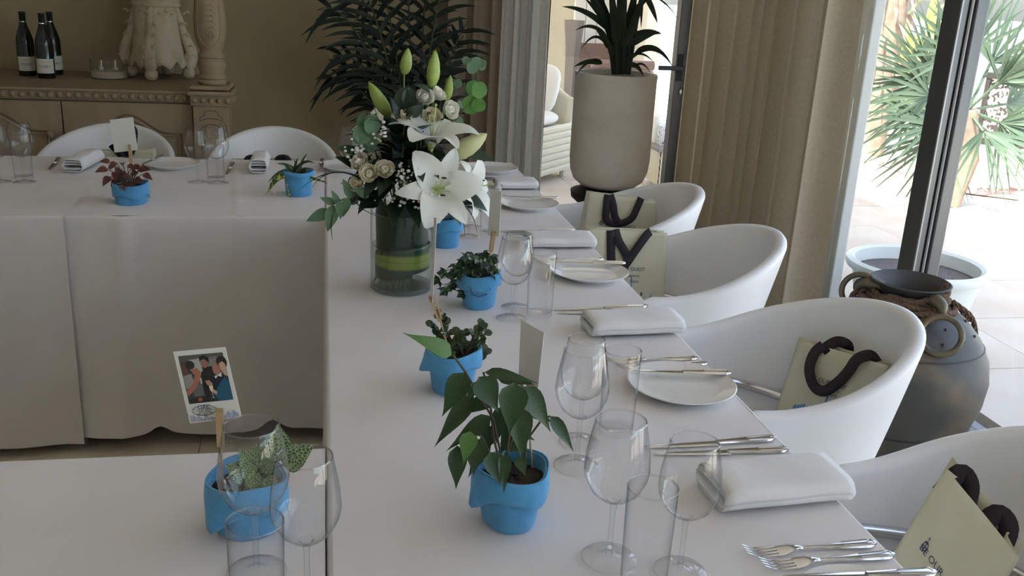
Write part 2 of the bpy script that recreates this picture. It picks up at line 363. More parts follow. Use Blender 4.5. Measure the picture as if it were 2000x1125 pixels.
# ------------------------------------------------------------------ tables and cloths
def table(label, x0, x1, y0, y1):
    cx, cy = (x0+x1)/2, (y0+y1)/2
    t = thing('banquet_table', label, 'table', (cx, cy, 0), group='banquet tables under the cloths')
    MB().box((x0-cx+.012, y0-cy+.012, .71), (x1-cx-.012, y1-cy-.012, TZ-.006)).build('tabletop', m_wood, t, False)
    for sx in (x0-cx+.16, x1-cx-.16):
        for sy in (y0-cy+.16, y1-cy-.16):
            MB().tube([(sx, sy, 0), (sx, sy, .71)], .018, 8).build('leg', m_dark, t)
    return t
def cloth(name, label, x0, x1, y0, y1, z, sides, creases=(), amp=.012, hem=.03, seed=1, hemf=None, dx=0):
    rnd = random.Random(seed); m = MB(); r = .008
    def crease(p, ax, pos, a, wd): return a*math.exp(-((p-pos)/wd)**2)
    def top(u, v):
        x = lerp(x0, x1, u); y = lerp(y0, y1, v); zz = z
        for ax, pos, a, wd, sl in creases:
            q = (x+(y-y0)*sl) if ax == 'x' else y
            zz += crease(q, ax, pos, a, wd)*(sstep((y-y0)/.06) if wd > .02 else sstep((y-y0)/.015))
        return (x, y, zz + .0006*math.sin(x*9+seed)*math.sin(y*7+seed*2))
    m.grid(top, int((x1-x0)*90)+2, int((y1-y0)*60)+2)
    E_ = {'front': ((x0, y0), (x1, y0), (0, -1)), 'back': ((x1, y1), (x0, y1), (0, 1)), 'left': ((x0, y1), (x0, y0), (-1, 0)), 'right': ((x1, y0), (x1, y1), (1, 0))}
    rows = [(0, 0), (r*.38, r*.08), (r*.75, r*.4), (r, r), (r+.001, .03)] + [(r+.002, lerp(.05, z-hem, i/16)) for i in range(17)]
    for s in sides:
        a, b, n = E_[s]; L = math.dist(a, b); N = int(L*60)+4
        ph = [rnd.uniform(0, 6.28) for _ in range(4)]
        def side(u, v, a=a, b=b, n=n, L=L, ph=ph, s=s):
            o, d = rows[int(round(v*(len(rows)-1)))]
            f = max(0, d-.03)/(z-hem); fade = min(1, u*L/.05)*min(1, (1-u)*L/.05)
            l = u*L
            wv = (math.sin(l*7+ph[0])+.6*math.sin(l*15+ph[1])+.3*math.sin(l*29+ph[2]+f*2))*amp*f**.9*fade
            x = lerp(a[0], b[0], u); y = lerp(a[1], b[1], u)
            for ax, pos, am, wd, sl in creases:
                if ax == 'x' and s in ('front', 'back'): wv += 2.2*crease(x+f*sl*.08, 'x', pos, am, wd)
                if ax == 'h': wv += crease(z-d, 'h', pos, am, wd)
            zz = z-d
            if hemf and s == 'front': zz += hemf(x)*sstep((f-.8)/.2)
            return (x+n[0]*(o+wv), y+n[1]*(o+wv), zz)
        m.grid(side, N, len(rows)-1)
    o = m.build(name, m_cloth)
    return tag(o, label, 'tablecloth', 'white tablecloths')
AW = .733
table('dark wood banquet table under the nearest right-hand cloth', 0, AW, .15, 1.80)
table('dark wood banquet table under the cloth that carries the flower vase', 0, AW, 1.81, 3.77)
table('dark wood banquet table hidden under the back row cloth', -2.6, -.01, 2.89, 3.75)
table('dark wood banquet table hidden under the bottom left cloth', -2.2, -.02, .2, 1.36)
cloth('tablecloth', 'white tablecloth under the flower vase and the far right-hand place settings', .004, AW, 1.79, 3.78, TZ, ('left', 'right', 'back'), [('x', .36, .0012, .004, 0)], seed=3)
cloth('tablecloth', 'white tablecloth under the large-leaved ficus and nearest wine glasses', .004, AW, .15, 1.822, TZ+.0022, ('left', 'right', 'back')[:2], [('y', 1.41, .0006, .004, 0)], seed=5)
hb = lambda x: .028*math.exp(-((x+.515)/.03)**2)+.04*math.exp(-((x+.175)/.035)**2)-.012*math.exp(-((x+.35)/.09)**2)
cloth('tablecloth', 'white back-row tablecloth under the red-leaved plant with hem above the floor', -.745, -.004, 2.87, 3.76, TZ, ('front', 'back'), [('x', -.255, .003, .006, .1), ('h', .41, .003, .006, 0), ('x', -.58, .004, .03, .5)], amp=.010, hem=.052, seed=4, hemf=hb)
cloth('tablecloth', 'white back-row tablecloth at the far left edge overlapping its neighbour', -2.6, -.735, 2.858, 3.764, TZ+.002, ('front', 'back'), [('h', .36, .002, .006, 0), ('x', -1.1, .003, .008, .1)], amp=.008, hem=.034, seed=9)
cloth('tablecloth', 'white tablecloth at bottom left carrying the netted-leaf plant', -2.2, -.0055, .2, 1.372, TZ-.001, ('front', 'back', 'left'), [('x', -.30, .0006, .004, .1)], seed=11)

# ------------------------------------------------------------------ tub chairs
def make_chair(label, loc, rz):
    t = thing('tub_chair', label, 'chair', loc, rz, 'white tub chairs')
    R0, A = .285, .20; half = PI/2*R0 + A
    def plan(l):
        s = 1 if l >= 0 else -1; l = abs(l)
        if l < PI/2*R0: q = l/R0; return V((R0*math.cos(q), s*R0*math.sin(q))), V((math.cos(q), s*math.sin(q)))
        d = l-PI/2*R0; return V((-d, s*(R0-.10*d*d/A))), V((0, s))
    def rim(l):
        q = abs(l)/half
        z = .655 + 0.128*(.5+.5*math.cos(PI*min(1, q*1.12)))**.85
        e = max(0, (q-.93)/.07); return z - .055*(1-math.sqrt(max(0, 1-e*e)))
    def k(z): return lerp(.70, 1.0, min(1, max(0, (z-.32)/.44))**.75)
    T = .036
    sec = []
    for i in range(9): sec.append(('o', i/8))
    for i in range(1, 6): sec.append(('r', i/6))
    for i in range(9): sec.append(('i', 1-i/8))
    def surf(u, v):
        l = lerp(-half, half, u); p, n = plan(l); kind, s = sec[int(round(v*(len(sec)-1)))]; zr = rim(l)
        if kind == 'o': z = lerp(.30, zr-T/2, s); o = 0
        elif kind == 'i': z = lerp(.37, zr-T/2, s); o = -T
        else:
            q = PI*s; z = zr-T/2+math.sin(q)*T/2; o = -T/2+math.cos(q)*T/2
        kk = k(z); lean = .03*max(0, n.x)*(z-.45)/.3
        return (p.x*kk+n.x*(o+lean), p.y*kk+n.y*o, z)
    m = MB(); m.grid(surf, 64, len(sec)-1)
    ns = len(sec)
    for c in (0, 64): m.f.append(tuple(j*65+c for j in (range(ns) if c == 0 else reversed(range(ns)))))
    m.build('shell', m_chair, t)
    # chrome rail along the inside of the shell
    pts = []
    for i in range(41):
        l = lerp(-half*.97, half*.97, i/40); p, n = plan(l); q = abs(l)/half
        z = .475+.085*q**1.6; kk = k(z); pts.append((p.x*kk-n.x*(T+.011), p.y*kk-n.y*(T+.011), z))
    MB().tube(pts, .011, 10).build('rail', m_chrome, t)
    r = .205
    sp = [(0, .36), (r*.8, .36), (r*.96, .375), (r, .40), (r*.97, .432), (r*.85, .446), (r*.5, .45), (0, .45)]
    MB().lathe(sp, 40, (-.03, 0, 0), lambda rr, z, q, i: (rr*(1+.10*abs(math.cos(q))), z)).build('seat', m_seat, t)
    MB().lathe([(0, .27), (.17, .28), (.205, .31), (.19, .365), (0, .37)], 32, (-.01, 0, 0)).build('seat_pan', m_chair, t)
    MB().tube([(0, 0, .02), (0, 0, .28)], .03, 16).build('column', m_chrome, t)
    MB().lathe([(.23, 0), (.23, .008), (.2, .016), (.03, .03), (.03, .0)], 40).build('base', m_chrome, t)
    return t
CX = 1.0
ch = make_chair('white tub chair nearest the camera, cut off by the right edge', (CX+.06, 1.17, 0), 0)
dup(ch, (CX, 1.88, 0), 0, 'white tub chair in front of the tarnished copper urn')
dup(ch, (CX+.02, 2.60, 0), 0, 'white tub chair in front of the linen curtain, second from the back')
dup(ch, (CX+.01, 3.22, 0), 0, 'white tub chair below the tall stone planter')
dup(ch, (-.88, 4.10, 0), PI/2, 'white tub chair behind the red-leaved plant with the blank card')
dup(ch, (-.215, 4.10, 0), PI/2, 'white tub chair behind the speckled croton pot')

# ------------------------------------------------------------------ tableware
def plate(label, loc):
    m = MB(); m.lathe([(0, .006), (.055, .006), (.062, .004), (.064, 0), (.067, 0), (.070, .004), (.099, .016), (.100, .0175), (.0985, .0185), (.072, .0085), (.066, .0075), (0, .0085)], 56)
    return tag_loc(m.build('bread_plate', m_china), label, 'plate', 'white bread plates', loc)
def tag_loc(o, label, cat, group, loc, rz=0):
    o.location = loc; o.rotation_euler = (0, 0, rz); return tag(o, label, cat, group)
def loftx(m, secs, n=10):
    vs = []; fs = []
    for (x, yc, hw, zc, ht) in secs:
        for k in range(n):
            q = 2*PI*k/n; c, s = math.cos(q), math.sin(q)
            vs.append((x, yc+hw*math.copysign(abs(c)**.7, c), zc+ht*math.copysign(abs(s)**.8, s)))
    for i in range(len(secs)-1):
        for k in range(n): fs.append((i*n+k, i*n+(k+1) % n, (i+1)*n+(k+1) % n, (i+1)*n+k))
    fs.append(tuple(reversed(range(n)))); fs.append(tuple((len(secs)-1)*n+k for k in range(n)))
    return m.add(vs, fs)
def handle(m, L0, L1, neck=.0032, wide=.0085, z=.004):
    sec = []
    for i in range(17):
        t = i/16; hw = lerp(neck, wide, sstep(t*1.15)) if t < .87 else wide*math.sqrt(max(.02, 1-((t-.87)/.135)**2))
        sec.append((lerp(L0, L1, t), 0, hw, z, lerp(.0026, .0030, t)))
    loftx(m, sec)
    rim_ = [(lerp(L1-.05, L1-.0065, i/8), -lerp(.004, .0062, i/8), z+.0026) for i in range(9)]
    rim_ += [(L1-.0040+.0000, 0, z+.0026)] + [(x, -y, zz) for x, y, zz in reversed(rim_)]
    m.tube(rim_, .0012, 6)
KN = {}
def knife(label, loc, rz=0, L=.225, tilt=0, group='table knives'):
    o = thing('table_knife', label, 'knife', loc, rz, group)
    o.rotation_euler = (0, tilt, rz)
    if L not in KN:
        a = MB(); hb_ = L*.45
        sec = []
        for i in range(13):
            t = i/12; hw = .0098*min(1, (t*1.0+.02)**.42)*lerp(1, .86, t); sec.append((L*.0+t*(L-hb_), lerp(.004, 0, t), hw, .003, .0009))
        loftx(a, sec, 8)
        b = MB(); handle(b, L-hb_-.002, L, .0058, .0092, .0045)
        KN[L] = (a.mesh('blade', m_steel), b.mesh('handle', m_steel))
    put('blade', KN[L][0], o); put('handle', KN[L][1], o); return o
FK = []
def fork(label, loc, rz=0, L=.19):
    o = thing('table_fork', label, 'fork', loc, rz, 'table forks')
    if not FK:
        a = MB(); handle(a, .078, L, .0030, .0088, .005)
        b = MB(); sec = [(.082, 0, .0030, .006, .0016), (.073, 0, .0045, .0075, .0014), (.064, 0, .0095, .0072, .0012), (.055, 0, .0115, .0052, .0011), (.046, 0, .0118, .0035, .0011)]
        loftx(b, sec, 10)
        c = MB()
        c.tube([(.047, 0, .0035), (.03, 0, .0022), (.014, 0, .004), (.0, 0, .010)], [.0015, .0014, .0012, .0006], 6)
        FK.extend((a.mesh('handle', m_steel), b.mesh('head', m_steel), c.mesh('tine', m_steel)))
    put('handle', FK[0], o); put('head', FK[1], o)
    for k in range(4): put('tine', FK[2], o, Matrix.Translation((0, (k-1.5)*.0064, 0)))
    return o
NP = {}
def napkin(label, loc, rz=0, L=.20, W=.118, H=.034, group='folded white napkins'):
    key = (L, W, H)
    if key not in NP:
        m = MB(); a = W/2; path = []
        turns = 2.5; n = 90; layers = turns
        for i in range(n+1):
            t = i/n; q = PI*2*turns*t; hh = lerp(.0025, H/2, t); aa = lerp(a*.82, a-H*.25, t)
            # stadium spiral
            c, s = math.cos(q), math.sin(q)
            y = math.copysign(abs(c)**.35, c)*aa; z = math.copysign(abs(s)**.75, s)*hh
            path.append((y, z+H/2))
        def surf(u, v):
            y, z = path[int(round(v*n))]; x = lerp(-L/2, L/2, u); e = abs(2*u-1)
            z2 = .0004+z*(1-.10*sstep((e-.75)/.25))+.0012*math.sin(x*55+y*30)*(z/H)
            return (x+.004*math.sin(v*17)*(e > .98), y+.002*math.sin(x*25)*(z/H), z2)
        m.grid(surf, 16, n)
        NP[key] = m.mesh('folded_napkin', m_nap)
    o = put('folded_napkin', NP[key]); md = o.modifiers.new('solid', 'SOLIDIFY'); md.thickness = .0022; md.offset = -1
    return tag_loc(o, label, 'napkin', group, loc, rz)
GL = {}
def wine(label, loc, group='stemmed wine glasses', s=1.0):
    t = thing('wine_glass', label, 'wine glass', loc, 0, group)
    if s not in GL:
        bo = [(.0, .0835), (.006, .0835), (.018, .0865), (.030, .097), (.0385, .115), (.0405, .128), (.0385, .150), (.0345, .172), (.0310, .190), (.0306, .1912), (.0300, .1905), (.0306, .1885)]
        st = [(.0045, .0035), (.0036, .012), (.0033, .04), (.0036, .07), (.0055, .081), (.009, .0845)]
        ft = [(.0335, .0004), (.035, .0010), (.034, .0020), (.02, .003), (.009, .0052), (.0046, .0085), (0, .0085)]
        GL[s] = []
        for n, p in (('bowl', bo), ('stem', st), ('foot', ft)):
            mb = MB().lathe([(r*s, z*s) for r, z in p], 40)
            if n == 'bowl': mb.f.pop(); mb.tube([(.0306*s*math.cos(i*PI/20), .0306*s*math.sin(i*PI/20), .1908*s) for i in range(40)], .0009*s, 6, True)          # open at the top, with a rolled rim
            if n == 'foot': mb.f.pop()          # the foot is one thin dome of glass
            if n == 'stem': mb.f.pop(); mb.f.pop()
            GL[s].append(mb.mesh(n, m_glass))
    for me_ in GL[s]: put(me_.name.split('.')[0], me_, t)
    return t
TU = {}
def tumbler(label, loc, group='water tumblers', h=.145):
    if not TU:
        p = [(.0265, .0006), (.028, .002), (.0282, .012), (.0305, h), (.0302, h+.0009), (.0296, h), (.0300, h-.003)]
        mb = MB().lathe(p, 40); mb.f.pop(); mb.f.pop(); mb.lathe([(0, .0095), (.02, .0095), (.026, .0105), (.0278, .014)], 40); mb.f.pop(); mb.tube([(.0302*math.cos(i*PI/20), .0302*math.sin(i*PI/20), h) for i in range(40)], .0009, 6, True); TU[0] = mb.mesh('tumbler', m_glass)
    return tag_loc(put('tumbler', TU[0]), label, 'tumbler', group, loc)

z = TZ+.0005; zn = TZ+.0028
# right-hand place settings, from the camera outwards: knives, napkin, forks, bread plate
def setting(yk, yn, yf, yp, zz, who, xo=0, plate_on=True):
    knife('steel table knife %s, the farther of the pair' % who[0], (.497+xo, yk+.017, zz), .06, .23)
    knife('steel table knife %s, the nearer of the pair' % who[0], (.505+xo, yk-.006, zz), -.02, .225)
    fork('steel fork %s, the farther of the pair' % who[2], (.535+xo, yf+.012, zz), .0)
    fork('steel fork %s, the nearer of the pair' % who[2], (.545+xo, yf-.018, zz), .01)
setting(1.300, 1.165, 1.005, .80, zn, ('above the nearest napkin', '', 'lying below the nearest napkin'))
setting(1.972, 1.86, 1.672, 1.539, z, ('beside the napkin near the urn chair', '', 'beyond the nearest bread plate'), plate_on=True)
setting(2.667, 2.55, 2.372, 2.249, z, ('by the napkin beside the third chair', '', 'just beyond the middle bread plate'), plate_on=True)
setting(3.44, 3.30, 3.105, 3.003, z, ('by the far napkin near the planter', '', 'beyond the planter-side bread plate'), plate_on=True)
napkin('folded white napkin nearest the camera at the right table edge', (.645, 1.165, zn+.001), .06, .205, .125, .04)
napkin('folded white napkin between the urn chair and the cloth seam', (.642, 1.855, zn+.001), .05, .205, .12, .036)
napkin('folded white napkin on the table beside the second chair from the back', (.645, 2.55, z+.001), .0, .19, .13, .03)
napkin('folded white napkin on the table edge beside the back chair', (.66, 3.31, z+.001), .02, .15, .13, .03)
plate('white bread plate nearest the camera with a knife across it', (.638, 1.539, zn))
plate('white bread plate in the middle of the right-hand table', (.652, 2.249, z))
plate('white bread plate beside the chair below the planter', (.648, 3.003, z))
plate('white bread plate at the far right corner of the tables', (.625, 3.60, z))
plate('white bread plate on the back table right of the red plant', (-.545, 3.60, z))
plate('white bread plate on the back table just left of the flowers', (.075, 3.60, z))
plate('white bread plate cut off by the bottom edge of the picture', (.63, .86, zn))
knife('small butter knife lying across the nearest visible bread plate', (.545, 1.588, zn+.017), -.12, .20, 0, 'butter knives')
knife('small butter knife on the middle bread plate', (.57, 2.312, z+.018), -.12, .19, 0, 'butter knives')
knife('small butter knife on the bread plate near the planter', (.57, 3.07, z+.018), -.12, .19, 0, 'butter knives')
knife('small butter knife at the very bottom edge of the picture', (.55, .935, zn+.017), -.06, .20, 0, 'butter knives')
knife('dark-looking butter knife on the plate right of the red plant', (-.63, 3.54, z+.018), 1.35, .17, 0, 'butter knives')
knife('dark-looking butter knife on the plate left of the flowers', (-.012, 3.52, z+.018), 1.6, .17, 0, 'butter knives')
napkin('folded white napkin on the back table left of the red plant', (-.832, 3.56, zn+.001), PI/2-.12, .22, .085, .05)
napkin('folded white napkin on the back table behind the croton', (-.235, 3.58, z+.001), PI/2, .2, .08, .055)
knife('table knife at the far left of the back table', (-.93, 3.50, zn), PI/2+.1, .22)
knife('table knife behind the tumbler on the back table', (-.34, 3.46, z), PI/2, .22)
wine('large wine glass nearest the camera right of the ficus', (.354, 1.030, zn), s=1.03)
wine('wine glass at bottom right before the nearest napkin', (.437, .992, zn), s=.96)
tumbler('water tumbler at the bottom edge between two wine glasses', (.375, .955, zn))
wine('wine glass right of the ficus leaves, nearer of an overlapping pair', (.373, 1.276, zn))
wine('wine glass right of the ficus leaves, farther of an overlapping pair', (.397, 1.354, zn), s=.93)
tumbler('water tumbler left of the nearest bread plate', (.468, 1.385, zn))
wine('wine glass beside the ivy pot', (.396, 1.945, z), s=.96)
wine('wine glass directly behind the one beside the ivy pot', (.418, 2.02, z), s=.9)
tumbler('water tumbler just right of the ivy pot', (.462, 1.965, z))
wine('wine glass foot peeping out below the open lily', (.398, 2.63, z), s=.96)
wine('wine glass behind the lily next to the far tumbler', (.425, 2.74, z), s=.9)
tumbler('water tumbler right of the lily', (.464, 2.66, z))
wine('wine glass at the left edge of the back table', (-1.03, 3.30, zn), s=.96)
wine('wine glass on the back table, second from the left edge', (-.957, 3.298, zn))
tumbler('water tumbler at the left end of the back table', (-.975, 3.36, zn))
wine('wine glass left of the pair in front of the sideboard column', (-.424, 3.335, z), s=.93)
wine('wine glass right of the pair in front of the sideboard column', (-.358, 3.328, z))
tumbler('water tumbler behind the pair of wine glasses near the column', (-.37, 3.385, z))
wine('wine glass half hidden behind the eucalyptus left of the flowers', (.085, 3.34, z))
wine('large wine glass standing in front of the netted-leaf plant', (-.088, 1.052, z), s=1.04)
wine('wine glass at bottom left next to the table joint', (-.004-.022, .985, z), s=1.0)
tumbler('water tumbler at the bottom left in front of the wine glasses', (-.078, .93, z))

# ------------------------------------------------------------------ leaves and felt pots
def leafshape(kind, t):
    if kind == 'ovate': return (math.sin(PI*t**.72))**.9*(1-.25*t)*1.12
    if kind == 'acum': return (math.sin(PI*t**.58))**1.25*(1-.35*t)*1.2
    if kind == 'round': return math.sqrt(max(0, 1-(2*t-1)**2))
    if kind == 'strap': return min(1, (t*7+.12))**.7*(1-t**2.6)
    if kind == 'spoon': return (math.sin(PI*t**1.35))**.75
    return math.sin(PI*t)
def leafmesh(name, mat_, L, W, kind='ovate', droop=.25, fold=.35, n=8, thick=0):
    m = MB()
    for i in range(n+1):
        t = i/n; hw = W/2*leafshape(kind, t)+.0002; x = L*(t-.12*droop*t*t); zz = -droop*L*t*t
        m.v += [(x, -hw, zz+fold*hw), (x, 0, zz), (x, hw, zz+fold*hw)]
    for i in range(n):
        a = i*3; m.f += [(a, a+1, a+4, a+3), (a+1, a+2, a+5, a+4)]
    if thick:
        k = len(m.v); top = list(m.v); m.v += [(x, y, zz-thick*math.sin(PI*min(1, max(0, x/L)))-.0003) for x, y, zz in top]
        f0 = list(m.f); m.f += [tuple(reversed([i+k for i in f])) for f in f0]
        for i in range(n):
            a = i*3; m.f += [(a, a+3, a+3+k, a+k), (a+2, a+2+k, a+5+k, a+5)]
    return m.mesh(name, mat_)
def strap(parent, name, mat_, a, b, wd, sag=.1, c0=V((0,0,0)), n=9, fold=.25, upv=(0,0,1), label=None):
    # a long arching blade from a to b
    a, b = V(a), V(b); L = (b-a).length; pts = bez(a, (a+b)/2+V(upv)*L*sag*2, b, n); m = MB()
    for i, p in enumerate(pts):
        t = i/n; d = (pts[min(n, i+1)]-pts[max(0, i-1)]).normalized()
        view = (p-CP).normalized() if False else V((.15, -1, .25)).normalized()
        sd = d.cross(view)
        if sd.length < .2: sd = d.cross(V((0,0,1)))
        sd.normalize(); nn = sd.cross(d); hw = wd/2*leafshape('strap', t)+.0004
        q = p-c0; m.v += [tuple(q-sd*hw+nn*hw*fold), tuple(q), tuple(q+sd*hw+nn*hw*fold)]
    for i in range(n):
        k = i*3; m.f += [(k, k+1, k+4, k+3), (k+1, k+2, k+5, k+4)]
    return m.build(name, mat_, parent, label=label)
def felt_pot(label, loc, r=.046, rb=.037, h=.082, collar=.03, flap=PI, seed=1, flare=.008, rz=0):
    rnd = random.Random(seed); t = thing('potted_plant', label, 'potted plant', loc, rz, 'small plants in blue felt pots')
    ph = [rnd.uniform(0, 6.28) for _ in range(3)]
    def fx(rr, zz, q, i): 
        k = 1+.035*math.sin(3*q+ph[0])+.02*math.sin(5*q+ph[1]); return rr*k, zz+(.003*math.sin(2*q+ph[2]) if i >= 3 else 0)
    MB().lathe([(0, 0), (rb*.94, 0), (rb, .003), (lerp(rb, r, .5), h*.5), (r*.97, h*.9), (r, h), (r-.003, h), (r*.9, h*.7), (0, h*.68)], 40, fx=fx).build('felt_wrap', m_felt, t)
    def col(u, v):
        q = 2*PI*u; f = math.exp(-(((q-flap+PI) % (2*PI)-PI)/.28)**2)
        k = 1+.035*math.sin(3*q+ph[0])+.02*math.sin(5*q+ph[1])
        rr = r*k+.0012+flare*(v**1.6)*(.25+1.3*f)+.0015*math.sin(PI*v); zz = h+.002+.003*math.sin(2*q+ph[2])-v*collar*(1+.35*f+.12*math.sin(4*q+ph[1]))
        return (rr*math.cos(q), rr*math.sin(q), zz)
    MB().grid(col, 48, 6, True).build('felt_collar', m_felt, t, solid=.002)
    MB().lathe([(r*.92, h*.80), (r*.7, h*.84), (r*.3, h*.85), (0, h*.86)], 24, fx=lambda rr, zz, q, i: (rr, zz+.0015*math.sin(7*q+i))).build('soil', m_soil, t)
    return t
def pot_leaf(t, me_, base, d, u=(0,0,1), s=1, name='leaf'):
    o = put(name, me_, t, frame(base, d, u) @ Matrix.Scale(s, 4)); return o
def off(t, p): return V(p)-V(t.location)

# ficus, leaf by leaf
fp = V((.243, 1.133, zn))
ft_ = felt_pot('large-leaved ficus in a blue felt pot in front of the wine glasses', fp, .0485, .037, .082, .034, 3.5, 2, .010)
FL = [leafmesh('leaf', m_ficus, 1, .42, 'acum', .22, .3), leafmesh('leaf', m_fic2, 1, .42, 'acum', .2, .3), leafmesh('leaf', m_ficus, 1, .44, 'acum', .05, .35)]
def zf(x, y): return 780+x/2.344, 580+y/2.344
fl_list = [((390,345),(600,375),40,0,.02),((240,265),(80,178),60,1,.0),((365,365),(440,500),85,2,-.03),((300,345),(212,515),80,0,-.02),((340,445),(185,650),62,0,-.01),
 ((525,390),(508,590),92,2,-.035),((560,410),(690,585),80,0,-.01),((688,545),(795,682),48,0,.0),((545,500),(560,705),80,2,-.02),((420,545),(250,672),58,0,-.01),
 ((325,615),(300,742),60,1,-.04),((350,645),(342,785),78,2,-.02),((265,680),(265,855),66,0,-.01),((415,710),(456,838),68,2,-.04),((460,670),(585,702),44,0,.02),
 ((440,450),(300,522),60,0,.03),((375,400),(318,450),44,0,.03),((545,730),(572,805),44,2,-.02),((480,710),(480,865),44,2,-.04),((450,375),(592,388),38,0,.04),
 ((580,520),(690,562),38,0,.03),((400,640),(330,800),60,0,.03),((470,500),(450,640),60,2,.03),((500,600),(600,640),55,0,.03),((430,590),(380,700),60,2,.03),((300,480),(245,600),40,0,.04),((520,560),(470,700),50,2,.05)]
for a, b, wd, kind, dy in fl_list:
    A = at(*zf(*a), fp.y+dy); B = at(*zf(*b), fp.y+dy-.015); d = B-A; L = d.length*1.25; sw = (wd*1.2/2.344/1390)/(L*.42)
    mx = frame(off(ft_, A), d, V((0, -.75, .6))) @ Matrix.Diagonal((L, L*sw, L, 1))
    put('leaf', FL[kind], ft_, mx)
c = fp+V((0, 0, .068))
for pth in (((470,800),(430,640),(420,520),(400,400),(385,345)), ((490,800),(495,690),(520,520),(540,400)), ((575,790),(580,660),(650,565),(690,545)), ((450,800),(380,640),(325,610)), ((480,790),(430,560),(300,340),(245,265)), ((500,700),(560,520),(565,410))):
    MB().tube([off(ft_, at(*zf(*q), fp.y+(.0 if i else .005))) for i, q in enumerate(pth)], .0016, 6).build('stem', m_twig, ft_)

# jade plant
jp = V((.218, 1.577, zn))
jt = felt_pot('jade plant with rounded fleshy leaves in a blue felt pot', jp, .047, .037, .078, .03, 3.4, 3, .009)
JL = leafmesh('leaf', m_jade, .020, .0125, 'spoon', .1, .15, 8, .003)
def zj(x, y): return zf(x, y)
for pth in (((270,270),(250,200),(200,130),(185,85)), ((290,270),(270,200),(262,165)), ((300,270),(320,215),(350,170),(365,130)), ((310,270),(350,240),(385,190),(400,150)), ((320,280),(365,270),(385,250)), ((250,270),(200,180),(165,130)), ((280,270),(295,200),(285,170)), ((230,270),(190,265),(150,260)), ((270,275),(240,260),(220,265))):
    pts = [off(jt, at(*zj(*q), jp.y+random.uniform(-.02, .02)*(i > 0))) for i, q in enumerate(pth)]
    pts = bez(pts[0], pts[len(pts)//2], pts[-1], 8)
    MB().tube(pts, [.0028]*5+[.0018]*4, 6).build('stem', m_twig, jt)
    for i in range(2, 9):
        for sgn in (-1, 1):
            if random.random() < .12: continue
            q = random.uniform(0, PI); d = (pts[i]-pts[i-1]).normalized(); sd = (V((math.cos(q), -math.sin(q)*.8, 0))*sgn+d*.7).normalized()
            pot_leaf(jt, JL, pts[i], sd, V((random.uniform(-.4,.4), -.6, .7)), random.uniform(.7, 1.05))

# ivy
ip = V((.336, 2.036, z))
it = felt_pot('trailing ivy in a blue felt pot beside the glass vase', ip, .045, .036, .08, .034, 2.9, 4, .007)
iv = MB(); IVP = []
for k in range(10):
    q = PI*(k/9*1.5-.75); rr = (.020 if k % 2 else .0115) if 0 < k < 9 else .008
    if k in (4, 5): rr = .0185
    IVP.append((rr*math.cos(q)+.007, rr*math.sin(q), .003*(-1)**k-.003*rr/.02))
iv.add([(0, 0, 0), (.008, 0, -.002)]+IVP, [(1, 2+i, 3+i) for i in range(9)]+[(0, 2, 1), (0, 1, 11)])
IVM = iv.mesh('leaf', m_ivy)
ends = [(872,528),(860,545),(885,515),(900,505),(915,500),(930,505),(942,510),(955,500),(962,512),(968,520),(925,525),(940,535),(905,540),(890,545),(880,555),(945,525),(955,545),(962,535),(900,520),(920,515),(950,555),(935,545),(905,565),(868,560),(940,495),(912,535),(925,495),(895,530)]
for k, (ex, ey) in enumerate(ends):
    E_ = off(it, at(ex, ey, ip.y+random.uniform(-.045, .03))); B = V((random.uniform(-.02,.02), random.uniform(-.02,.02), .066))
    mid = (E_+B)/2+V((0, 0, .02))
    MB().tube(bez(B, mid, E_, 5), .0008, 5).build('stem', m_twig, it)
    pot_leaf(it, IVM, E_, V((random.uniform(-1,1), -.7, random.uniform(-.6,.3))), V((random.uniform(-.4,.4), -.7, .6)), random.uniform(.75, 1.15))
    if k % 2 == 0: pot_leaf(it, IVM, mid, V((random.uniform(-1,1), -.5, .1)), V((0, -.6, .7)), random.uniform(.6, .9))
lp = [off(it, at(*q, ip.y-.045)) for q in ((918,560),(922,575),(935,580),(950,575),(958,565),(950,555),(935,552))]
MB().tube([p for i in range(6) for p in bez(lp[i], (lp[i]+lp[i+1])/2, lp[i+1], 2)], .0009, 5).build('tendril', m_twig, it)
MB().tube([off(it, at(*q, ip.y-.03)) for q in ((905,540),(885,552),(865,556),(848,552))], .0008, 5).build('tendril', m_twig, it)

# pot behind the vase
bt = felt_pot('blue felt pot with dark broad leaves half hidden behind the vase', (.322, 2.54, z), .046, .036, .082, .035, 1, 6, .004)
BL = leafmesh('leaf', m_ivy, .055, .026, 'ovate', .35, .3)
for k in range(11):
    q = k*2.4; d = V((math.cos(q), math.sin(q), .9+.5*random.random()))
    MB().tube([(0, 0, .065), d*.02+V((0, 0, .065)), d*.035+V((0, 0, .065))], .001, 5).build('stem', m_gstem, bt)
    pot_leaf(bt, BL, d*.035+V((0, 0, .065)), V((d.x, d.y, .4)), (0, 0, 1), random.uniform(.8, 1.3))

